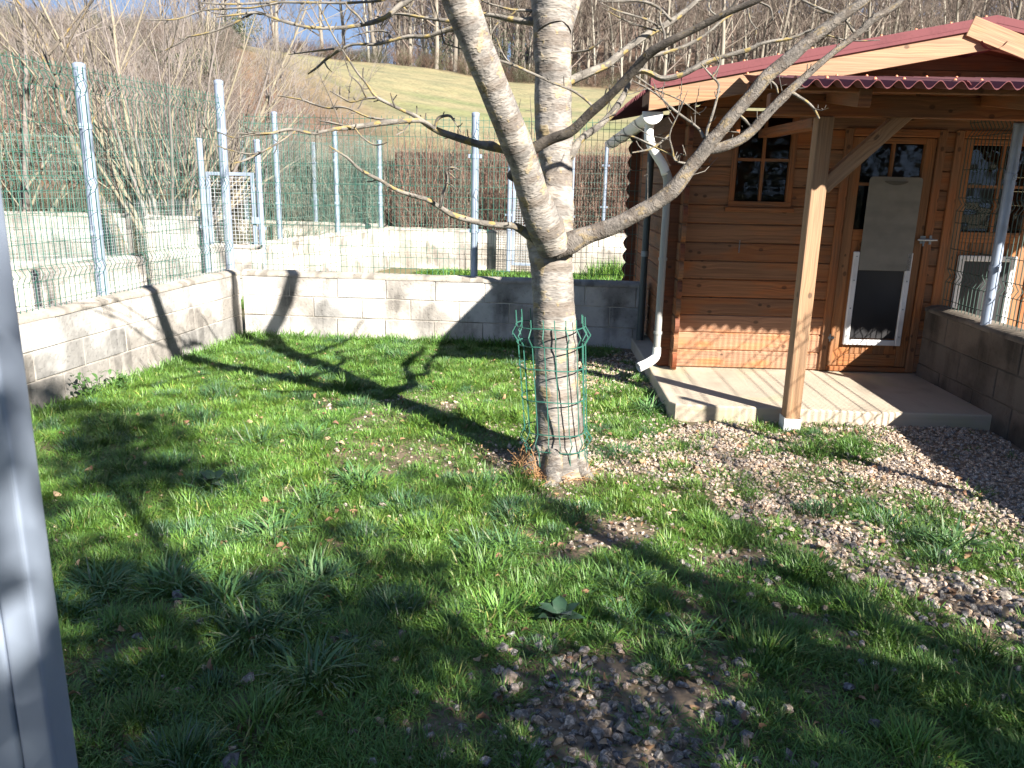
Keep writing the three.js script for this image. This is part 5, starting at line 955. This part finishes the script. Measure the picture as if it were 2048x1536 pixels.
// ---------------------------------------------------------------- turf
// a tuft is a few hundred blades that lean out from its middle; blades differ in tone, a few are dry
function tuft(seed, n, rad, len, w, bend, lean, dome, dry = 0.04) {
  const r = rng(seed), pos = [], col = [], uv = [], idx = [];
  for (let b = 0; b < n; b++) {
    const a = r() * 6.28, f = Math.sqrt(r()), bx = Math.cos(a) * f * rad, bz = Math.sin(a) * f * rad, L = len * (0.5 + r() * 0.65) * lerp(1, 1 - dome, f);
    const dir = r() < 0.65 ? a + (r() - 0.5) * 1.5 : r() * 6.28, dx = Math.cos(dir), dz = Math.sin(dir), k = bend * (0.3 + r()), ww = w * (0.7 + r() * 0.6), tw = dir + Math.PI / 2 + (r() - 0.5) * 1.1, sx = Math.cos(tw), sz = Math.sin(tw), b0 = pos.length / 3;
    let x = bx, y = -0.012, z = bz, th = k * 0.3 + lean * f * (0.6 + r() * 0.6);
    const v = 0.72 + r() * 0.5, yel = r() * 0.3; let c = [v * (0.9 + yel), v, v * (1.05 - yel)]; if (r() < dry) c = [2.6, 1.25, 2.2];
    for (let i = 0; i <= 3; i++) {
      const hw = ww / 2 * [0.8, 1, 0.75, 0][i], sh = [0.8, 0.95, 1.05, 1.1][i];
      if (i < 3) { pos.push(x - sx * hw, y, z - sz * hw, x + sx * hw, y, z + sz * hw); uv.push(0, i / 3, 1, i / 3); col.push(...c, ...c); } else { pos.push(x, y, z); uv.push(0.5, 1); col.push(...c); }
      x += dx * Math.sin(th) * L / 3; z += dz * Math.sin(th) * L / 3; y += Math.max(-0.2, Math.cos(th)) * L / 3; th += k * 0.5;
    }
    idx.push(b0, b0 + 1, b0 + 2, b0 + 1, b0 + 3, b0 + 2, b0 + 2, b0 + 3, b0 + 4, b0 + 3, b0 + 5, b0 + 4, b0 + 4, b0 + 5, b0 + 6);
  }
  const g = new THREE.BufferGeometry();
  g.setAttribute('position', new THREE.Float32BufferAttribute(pos, 3)); g.setAttribute('uv', new THREE.Float32BufferAttribute(uv, 2)); g.setAttribute('color', new THREE.Float32BufferAttribute(col, 3)); g.setIndex(idx); g.computeVertexNormals();
  return g;
}
const tuftGeos = [tuft(1, 330, 0.105, 0.1, 0.0042, 0.9, 0.55, 0.3), tuft(2, 300, 0.11, 0.115, 0.0045, 1.1, 0.6, 0.35), tuft(3, 340, 0.12, 0.082, 0.004, 1.2, 0.5, 0.25), tuft(4, 280, 0.1, 0.12, 0.0044, 0.8, 0.5, 0.3)];
const swardGeos = [tuft(11, 150, 0.1, 0.06, 0.0038, 1.5, 0.25, 0), tuft(12, 140, 0.1, 0.07, 0.004, 1.3, 0.3, 0), tuft(13, 130, 0.1, 0.05, 0.0036, 1.7, 0.2, 0)];
const sprigGeos = [tuft(21, 26, 0.03, 0.05, 0.0036, 1.4, 0.5, 0.1), tuft(22, 34, 0.04, 0.065, 0.0038, 1.2, 0.5, 0.1)];
const coarseGeos = [tuft(31, 120, 0.09, 0.2, 0.0075, 1.4, 0.6, 0.2, 0.05), tuft(32, 90, 0.08, 0.17, 0.0085, 1.5, 0.7, 0.2, 0.08)];
const grassMat = std(0xffffff, { vertexColors: true, roughness: 0.5, side: THREE.DoubleSide });
{
  const R = rng(2024), T = [[], [], [], []], W = [[], [], []], S = [[], []], C = [[], []], F = [[], [], []];
  const slabBlock = (x, z) => { const lx = (x - CX), lz = z - CZ; return lx > -0.2 && lz < 1.2 && lz > -3; };
  const inside = (x, z, m = 0) => { const wl = lerp(-2.79, -3.83, (z + 8.13) / 6.53) + 0.03 + m, wb = lerp(-8.11, -7.80, (x + 2.77) / 4.07) + 0.03 + m; return x > wl && z > wb && !slabBlock(x + m, z - m) && x < 3.2 && Math.hypot(x - 0.26, z - TZ) > 0.2 + m; };
  const add = (list, x, z, s, sy, col, y = floorY(x, z)) => list.push([V(x, y - 0.003, z), new THREE.Quaternion().setFromEuler(new THREE.Euler((R() - 0.5) * 0.22, R() * 6.28, (R() - 0.5) * 0.22)), V(s, sy, s), col]);
  const hue = (x, z, v) => { const n = fbm2(x * 1.7, z * 1.7, 81), d = fbm2(x * 5, z * 5, 83), y = R(); let c = [lerp(0.072, 0.112, n), lerp(0.18, 0.215, n), lerp(0.035, 0.028, n)]; if (v) c = [0.06, 0.145, 0.06]; const t = 0.85 + 0.5 * (d - 0.3) + 0.3 * (y - 0.5); return c.map((k) => k * t); };
  const X0 = -3.75, X1 = 3.25, Z0 = -8.1, Z1 = -1.2;
  for (let i = 0; i < 4600; i++) { // tussocks
    const x = lerp(X0, X1, R()), z = lerp(Z0, Z1, R()), t = floorAt(x, z)[0]; if (!inside(x, z, 0.05) || R() > t * t * 0.75) continue;
    const s = 0.6 + 0.75 * R() * R(), blue = R() < 0.2; add(T[Math.floor(R() * 4)], x, z, s, s * lerp(0.75, 1.25, R()), hue(x, z, blue));
  }
  for (let i = 0; i < 13000; i++) { // sward between
    const x = lerp(X0, X1, R()), z = lerp(Z0, Z1, R()), t = floorAt(x, z)[0]; if (!inside(x, z, 0.05) || R() > Math.pow(t, 1.25)) continue;
    const s = lerp(0.55, 1.15, R()); add(W[Math.floor(R() * 3)], x, z, s, s * lerp(0.7, 1.2, R()), hue(x, z, false));
  }
  for (let i = 0; i < 4200; i++) { // sprigs in soil and thin gravel
    const x = lerp(X0, X1, R()), z = lerp(Z0, Z1, R()), [t, g] = floorAt(x, z); if (!inside(x, z) || R() > 0.15 + t * 1.2 || (g > 0.85 && R() < 0.8)) continue; const s = 0.6 + R() * 0.7; add(S[R() < 0.5 ? 0 : 1], x, z, s, s, hue(x, z, false));
  }
  for (let i = 0; i < 420; i++) { const f = R(), left = R() < 0.55, p = left ? V(lerp(-3.6, -2.76, f), 0, lerp(-3.0, -8.0, f)) : V(lerp(-2.7, 0.1, f), 0, lerp(-8.08, -7.9, f)), o = 0.05 + R() * R() * 0.2, x = p.x + (left ? o : 0), z = p.z + (left ? 0 : o), s = 0.9 + R() * 0.9; if (inside(x, z)) add(S[1], x, z, s * 1.2, s * 1.6, hue(x, z, false)); }
  for (const [px, py, n, r] of [[540, 1240, 4, 0.13], [470, 1190, 2, 0.1], [600, 1180, 3, 0.1], [430, 985, 2, 0.13], [520, 900, 1, 0.1], [610, 880, 2, 0.08], [330, 1190, 2, 0.08], [200, 1180, 1, 0.1], [720, 960, 2, 0.08], [650, 1010, 2, 0.1], [820, 700, 1, 0.05], [790, 720, 2, 0.08], [1010, 1100, 1, 0.05], [1305, 815, 3, 0.1], [1335, 800, 2, 0.06], [520, 1060, 1, 0.1], [650, 1330, 2, 0.1], [1390, 1290, 1, 0.05], [1250, 1180, 1, 0.05], [1890, 1090, 1, 0.05], [590, 760, 1, 0.1]]) {
    const c = atH(px, py); for (let k = 0; k < n; k++) { const a = R() * 6.28, q = r * Math.sqrt(R()), x = c.x + Math.cos(a) * q, z = c.z + Math.sin(a) * q, s = 0.6 + R() * 0.5, v = 0.8 + R() * 0.5; if (inside(x, z)) add(C[k % 2], x, z, s, s, [0.065 * v, 0.15 * v, 0.05 * v]); }
  }
  const build = (name, label, sets) => {
    const g = base(name, [0, 0, 0]); tag(g, label, null, null, 'stuff');
    for (const [geos, ls] of sets) ls.forEach((l, i) => { if (!l.length) return; const m = new THREE.InstancedMesh(geos[i], grassMat, l.length), M = new THREE.Matrix4(), c = new THREE.Color(); l.forEach(([p, qq, s, col], k) => { M.compose(p, qq, s); m.setMatrixAt(k, M); m.setColorAt(k, c.setRGB(...col)); }); m.name = 'grass_blades'; m.userData.kind = 'stuff'; g.add(m); });
    nameParts(g);
  };
  build('turf_grass', 'tufted green grass over the left and middle of the yard', [[tuftGeos, T], [swardGeos, W], [sprigGeos, S]]);
  build('coarse_grass', 'coarse blue green grass tufts in the turf', [[coarseGeos, C]]);
  for (let i = 0; i < 420; i++) { const x = lerp(-1.6, 2.4, R()), z = lerp(-14.7, -11.5, R() * R()), s = 1.2 + R() * 0.9; add(F[i % 3], x, z, s * 1.5, s * 1.2, hue(x, z, false), -0.09); }
  for (let i = 0; i < 160; i++) { const s = 1.2 + R() * 1.3, x = lerp(-5.8, -3.6, R()), z = lerp(-10.9, -9.6, R()); add(F[i % 3], x, z, s, s, hue(x, z, false), -0.09); }
  for (let i = 0; i < 20; i++) { const s = 1.4 + R() * 2, x = 1.7 + (R() - 0.5) * 0.5, z = -14.4 + (R() - 0.5) * 0.4; add(F[1], x, z, s, s * 2.6, hue(x, z, false), -0.09); }
  build('far_grass', 'short grass in the neighbouring runs', [[swardGeos, F]]);
}
// ---------------------------------------------------------------- gravel
{
  const R = rng(606), geos = [];
  for (let k = 0; k < 7; k++) {
    const pts = [], r = rng(70 + k); for (let i = 0; i < 15; i++) { const a = r() * 6.28, b = Math.acos(2 * r() - 1); pts.push(V(Math.sin(b) * Math.cos(a) * (0.8 + r() * 0.3), Math.cos(b) * (0.5 + r() * 0.2), Math.sin(b) * Math.sin(a) * (0.6 + r() * 0.25))); }
    geos.push(triUV(new ConvexGeometry(pts)));
  }
  const tones = [[0.66, 0.51, 0.4], [0.7, 0.58, 0.47], [0.6, 0.48, 0.39], [0.52, 0.45, 0.4], [0.74, 0.64, 0.54], [0.44, 0.4, 0.37], [0.64, 0.49, 0.36]];
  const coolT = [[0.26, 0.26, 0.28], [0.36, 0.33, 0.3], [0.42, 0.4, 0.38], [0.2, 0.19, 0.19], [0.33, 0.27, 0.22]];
  const stones = [];
  for (let i = 0; i < 130000; i++) {
    const x = lerp(-2.6, 3.3, R()), z = lerp(-7.7, -1.4, R()), [t, g] = floorAt(x, z);
    const lx = x - CX, lz = z - CZ; if (lx > -0.19 && lz < 1.2) continue;
    const keep = (Math.pow(g, 1.3) * 0.75 + 0.015) * lerp(1, 0.5, smooth(-4.2, -2.6, z)); if (R() > keep) continue;
    const near = smooth(-4.2, -2.6, z), s = lerp(0.0095, 0.019, R() * R()) * lerp(1, 1.55, near) * (R() < 0.05 ? 1.6 : 1);
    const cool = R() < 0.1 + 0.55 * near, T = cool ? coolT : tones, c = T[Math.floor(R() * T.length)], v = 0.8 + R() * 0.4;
    stones.push({ p: V(x, floorY(x, z) + s * 0.25 + (R() < 0.3 ? s * 0.4 : 0), z), s, k: Math.floor(R() * 7), c: c.map((q) => q * v), e: [(R() - 0.5) * 0.9, R() * 6.28, (R() - 0.5) * 0.9], show: s / Math.hypot(x, EYE, z) * (Math.abs(x) < -z * 0.66 + 0.1 && z < -1.9 ? 1 : 0) * (1 - 0.85 * t) });
  }
  for (let i = 0; i < 42000; i++) { // chips and fines pressed into the soil
    const x = lerp(-2.6, 3.3, R()), z = lerp(-7.7, -1.4, R()), g = floorAt(x, z)[1]; if ((x - CX > -0.19 && z - CZ < 1.2) || R() > Math.pow(g, 0.8) * 0.75 + 0.04) continue;
    const s = lerp(0.003, 0.0085, R()), T = R() < 0.35 ? coolT : tones, c = T[Math.floor(R() * T.length)], v = 0.75 + R() * 0.4; stones.push({ p: V(x, floorY(x, z) + s * 0.1, z), s, k: Math.floor(R() * 7), c: c.map((q) => q * v), e: [(R() - 0.5) * 0.9, R() * 6.28, (R() - 0.5) * 0.9], show: 0 });
  }
  stones.sort((a, b) => b.show - a.show);
  const bed = base('gravel_bed', [0, 0, 0]); tag(bed, 'crushed stone gravel on the right and in the foreground', null, null, 'structure');
  const mats = [...tones, ...coolT].map((c) => std(lin(c[0], c[1], c[2]), { map: concreteMap, bumpMap: concreteBump, bumpScale: 0.002, roughness: 0.9 }));
  const all = [...tones, ...coolT];
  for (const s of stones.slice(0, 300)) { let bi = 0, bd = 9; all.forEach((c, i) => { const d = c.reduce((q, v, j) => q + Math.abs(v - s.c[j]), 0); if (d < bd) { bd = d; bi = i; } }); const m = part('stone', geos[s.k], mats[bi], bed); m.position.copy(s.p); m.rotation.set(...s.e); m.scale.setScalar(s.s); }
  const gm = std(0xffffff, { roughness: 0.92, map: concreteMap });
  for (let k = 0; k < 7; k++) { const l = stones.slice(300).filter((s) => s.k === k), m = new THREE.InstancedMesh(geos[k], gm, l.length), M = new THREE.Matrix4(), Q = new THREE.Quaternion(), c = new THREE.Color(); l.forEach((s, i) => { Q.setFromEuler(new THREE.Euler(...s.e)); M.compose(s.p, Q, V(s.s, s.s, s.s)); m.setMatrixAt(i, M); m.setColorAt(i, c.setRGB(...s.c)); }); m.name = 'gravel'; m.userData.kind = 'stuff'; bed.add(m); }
  nameParts(bed);
  // dry leaves, stalks and crumbs on the bare soil
  const leaves = leafCloud(909, 900, (r) => { for (let k = 0; k < 40; k++) { const x = lerp(-2.9, 2.6, r()), z = lerp(-7.6, -1.8, r()), [t, g] = floorAt(x, z); if ((x > 1.1 && z < -5.3) || r() > 1.05 - t * 0.85) continue; return V(x, floorY(x, z) + 0.008 + r() * 0.012, z); } return V(0.3, 0.01, -4.0); }, 0.034, std(0xffffff, { roughness: 0.9, side: THREE.DoubleSide }), [[0.3, 0.18, 0.1], [0.24, 0.14, 0.08], [0.38, 0.27, 0.17], [0.2, 0.11, 0.07]], dryLeafGeo);
  leaves.name = 'leaf_litter'; tag(leaves, 'small dry brown leaves scattered over the turf and soil', null, null, 'stuff'); scene.add(leaves);
}
{ // dry straw heaped at the foot of the trunk
  const R = rng(515), segs = []; const g = base('dry_straw', [0.26, 0, TZ]); tag(g, 'heap of dry orange straw caught in the guard at the foot of the trunk', 'straw');
  for (let i = 0; i < 300; i++) { const left = R() < 0.6, a = left ? lerp(2.2, 3.6, R()) : lerp(0.2, 3.4, R()), r = 0.15 + R() * 0.07, y = left ? R() * R() * 0.17 : R() * 0.03, p = V(Math.cos(a) * r, y, Math.sin(a) * r), d = V((R() - 0.5) * 0.9, left ? (R() - 0.35) * 0.9 : (R() - 0.5) * 0.3, (R() - 0.5) * 0.9).normalize().multiplyScalar(0.04 + R() * 0.07), m = p.clone().addScaledVector(d, 0.5); m.y += 0.006; p.y = Math.max(0, p.y); const q = p.clone().add(d); q.y = Math.max(0.002, q.y); segs.push([p, m], [m, q]); }
  const m = part('straw', wires(segs, 0.0013), std(lin(0.42, 0.24, 0.11), { roughness: 0.9 }), g); m.userData.kind = 'stuff';
}
// broad-leaved weeds
function weed(label, px, py, n, len, col, up, seed) {
  const R = rng(seed), c = atH(px, py), g = base('weed', [c.x, floorY(c.x, c.z), c.z]); tag(g, label, 'plant');
  const mat = new THREE.MeshPhysicalMaterial({ color: lin(...col), roughness: 0.6, transmission: 0.25, thickness: 0, side: THREE.DoubleSide });
  const L = new THREE.BufferGeometry(), p = [], idx = [], N = 5; for (let i = 0; i <= N; i++) { const t = i / N, w = 0.26 * Math.sin(Math.PI * Math.min(1, t * 0.92 + 0.06)) * (1 + 0.12 * Math.sin(i * 2.3)), y = 0.25 * Math.sin(t * 2.6) * (1 - 0.3 * t); p.push(t, y + 0.05, -w, t, y, 0, t, y + 0.05, w); } for (let i = 0; i < N; i++) for (let k = 0; k < 2; k++) { const a = i * 3 + k; idx.push(a, a + 1, a + 3, a + 1, a + 4, a + 3); } L.setAttribute('position', new THREE.Float32BufferAttribute(p, 3)); L.setIndex(idx); L.computeVertexNormals();
  for (let i = 0; i < n; i++) { const m = part('leaf', L, mat, g), f = R(); m.scale.setScalar(len * (0.55 + R() * 0.6)); m.rotation.set(0, i * 2.4 + R() * 0.6, 0); m.rotation.order = 'YZX'; m.rotation.z = lerp(0.05, 0.7, R()) ; m.position.set((R() - 0.5) * up * 0.9, f * up, (R() - 0.5) * up * 0.9); }
  if (up > 0.05) part('stems', wires(Array.from({ length: 9 }, () => { const a = V((R() - 0.5) * 0.06, 0, (R() - 0.5) * 0.06); return [a, V((R() - 0.5) * up, up * (0.5 + R() * 0.5), (R() - 0.5) * up)]; }), 0.002), mat, g);
  nameParts(g);
}
weed('leafy green weed growing against the left block wall, nearer one', 185, 800, 46, 0.055, [0.06, 0.14, 0.03], 0.2, 1);
weed('leafy green weed growing against the left block wall, farther one', 245, 780, 36, 0.05, [0.06, 0.15, 0.03], 0.14, 2);
weed('dark dock plant with broad flat leaves in the middle of the left turf', 425, 975, 11, 0.11, [0.03, 0.075, 0.035], 0.02, 3);
weed('dark dock plant with broad leaves beside the foreground gravel', 1120, 1250, 12, 0.1, [0.025, 0.07, 0.035], 0.03, 4);
weed('small broad-leaved plant in the sparse turf left of the foreground gravel', 700, 1290, 6, 0.06, [0.04, 0.1, 0.03], 0.02, 6);
// ---------------------------------------------------------------- bare trees behind the camera, whose shadows mottle the foreground
function nearTree(label, x, z, H, r, seed, o = {}) {
  const R = rng(seed), out = [], g = base('bare_tree', [x, 0, z]); tag(g, label, 'tree');
  growInto(R, out, V(0, -0.1, 0), V(o.dx || 0, 1, o.dz || 0), H, r, 0, 4, { wander: 0.2, lift: 0.07, taper: 0.3, kids: [11, 7, 5, 4], t0: [o.t0 || 0.35, 0.15, 0.15, 0.1], ang: [0.5, 1.05], ratio: [0.36, 0.58], n0: 7, thin: 0.5, ...o });
  part('trunk', tubes(out[0], 12), limbBark, g); part('limbs', tubes(out[1], 8), limbBark, g); part('branches', tubes(out[2], 5), limbBark, g); part('twigs', tubes([...out[3], ...(out[4] || [])], 3), twigMat, g).userData.kind = 'stuff';
}
nearTree('bare tree standing behind the camera to the right', 5.6, 3.6, 6.6, 0.11, 7001, { t0: 0.45 });
nearTree('young bare tree just outside the picture on the right', 2.33, -0.85, 2.35, 0.065, 7003, { t0: 0.66, ratio: [0.3, 0.45], kids: [6, 4, 3, 2], wander: 0.1 });
{ // unseen hedge added behind the camera, sized and holed to shade the foreground
  const g = base('added_hedge', [3.2, 0, 1.8]); tag(g, 'unseen evergreen hedge added behind the camera to shade the near ground', 'hedge');
  const m = leafCloud(311, 21000, (r) => { for (;;) { const x = (r() - 0.5) * 6.4, y = r() * 3.9, z = (r() - 0.5) * 1.1, top = 3.5 + 0.8 * (fbm2(x * 1.1, 3, 91) - 0.5); if (y > top) continue; if (fbm2(x * 1.6 + 9, y * 1.6, 93) < 0.45 && r() < 0.9) continue; return V(x, y, z); } }, 0.1, leafMat, ever); m.name = 'foliage'; m.userData.kind = 'stuff'; g.add(m);
  const R = rng(312), out = [[], [], []]; for (let k = 0; k < 9; k++) { const sub = []; growInto(R, sub, V(-2.8 + k * 0.7, -0.1, 0), V(0, 1, 0), 2.4, 0.03, 0, 2, { wander: 0.2, lift: 0.1, taper: 0.3, kids: [8, 4], t0: [0.1, 0.2], ang: [0.5, 1], ratio: [0.3, 0.45] }); sub.forEach((l, i) => out[i].push(...l)); }
  part('stems', tubes([...out[0], ...out[1], ...out[2]], 4), twigMat, g);
}
{ // unseen evergreen added behind the camera, its thin crown placed to dapple the turf
  const g = base('added_evergreen', [3.3, 0, 2.8]); tag(g, 'unseen thin-crowned evergreen tree added behind the camera to shade the near turf', 'tree');
  const R = rng(88), out = []; growInto(R, out, V(0, -0.1, 0), V(0, 1, 0), 6.0, 0.1, 0, 3, { wander: 0.12, lift: 0.02, taper: 0.25, kids: [16, 6, 4], t0: [0.45, 0.2, 0.2], ang: [0.8, 1.4], ratio: [0.18, 0.3], n0: 7, thin: 0.4 });
  part('trunk', tubes(out[0], 10), limbBark, g); part('branches', tubes([...out[1], ...out[2], ...out[3]], 4), limbBark, g);
  const tips = [...out[1], ...out[2], ...out[3]].filter(() => R() < 0.42);
  const m = leafCloud(89, 5200, (r) => { const [p] = tips[Math.floor(r() * tips.length)], q = p[Math.floor(r() * p.length)]; return V(q.x + (r() - 0.5) * 0.34, q.y + (r() - 0.5) * 0.3, q.z + (r() - 0.5) * 0.34); }, 0.085, leafMat, ever); m.name = 'foliage'; m.userData.kind = 'stuff'; g.add(m);
}

renderer.render(scene, camera);
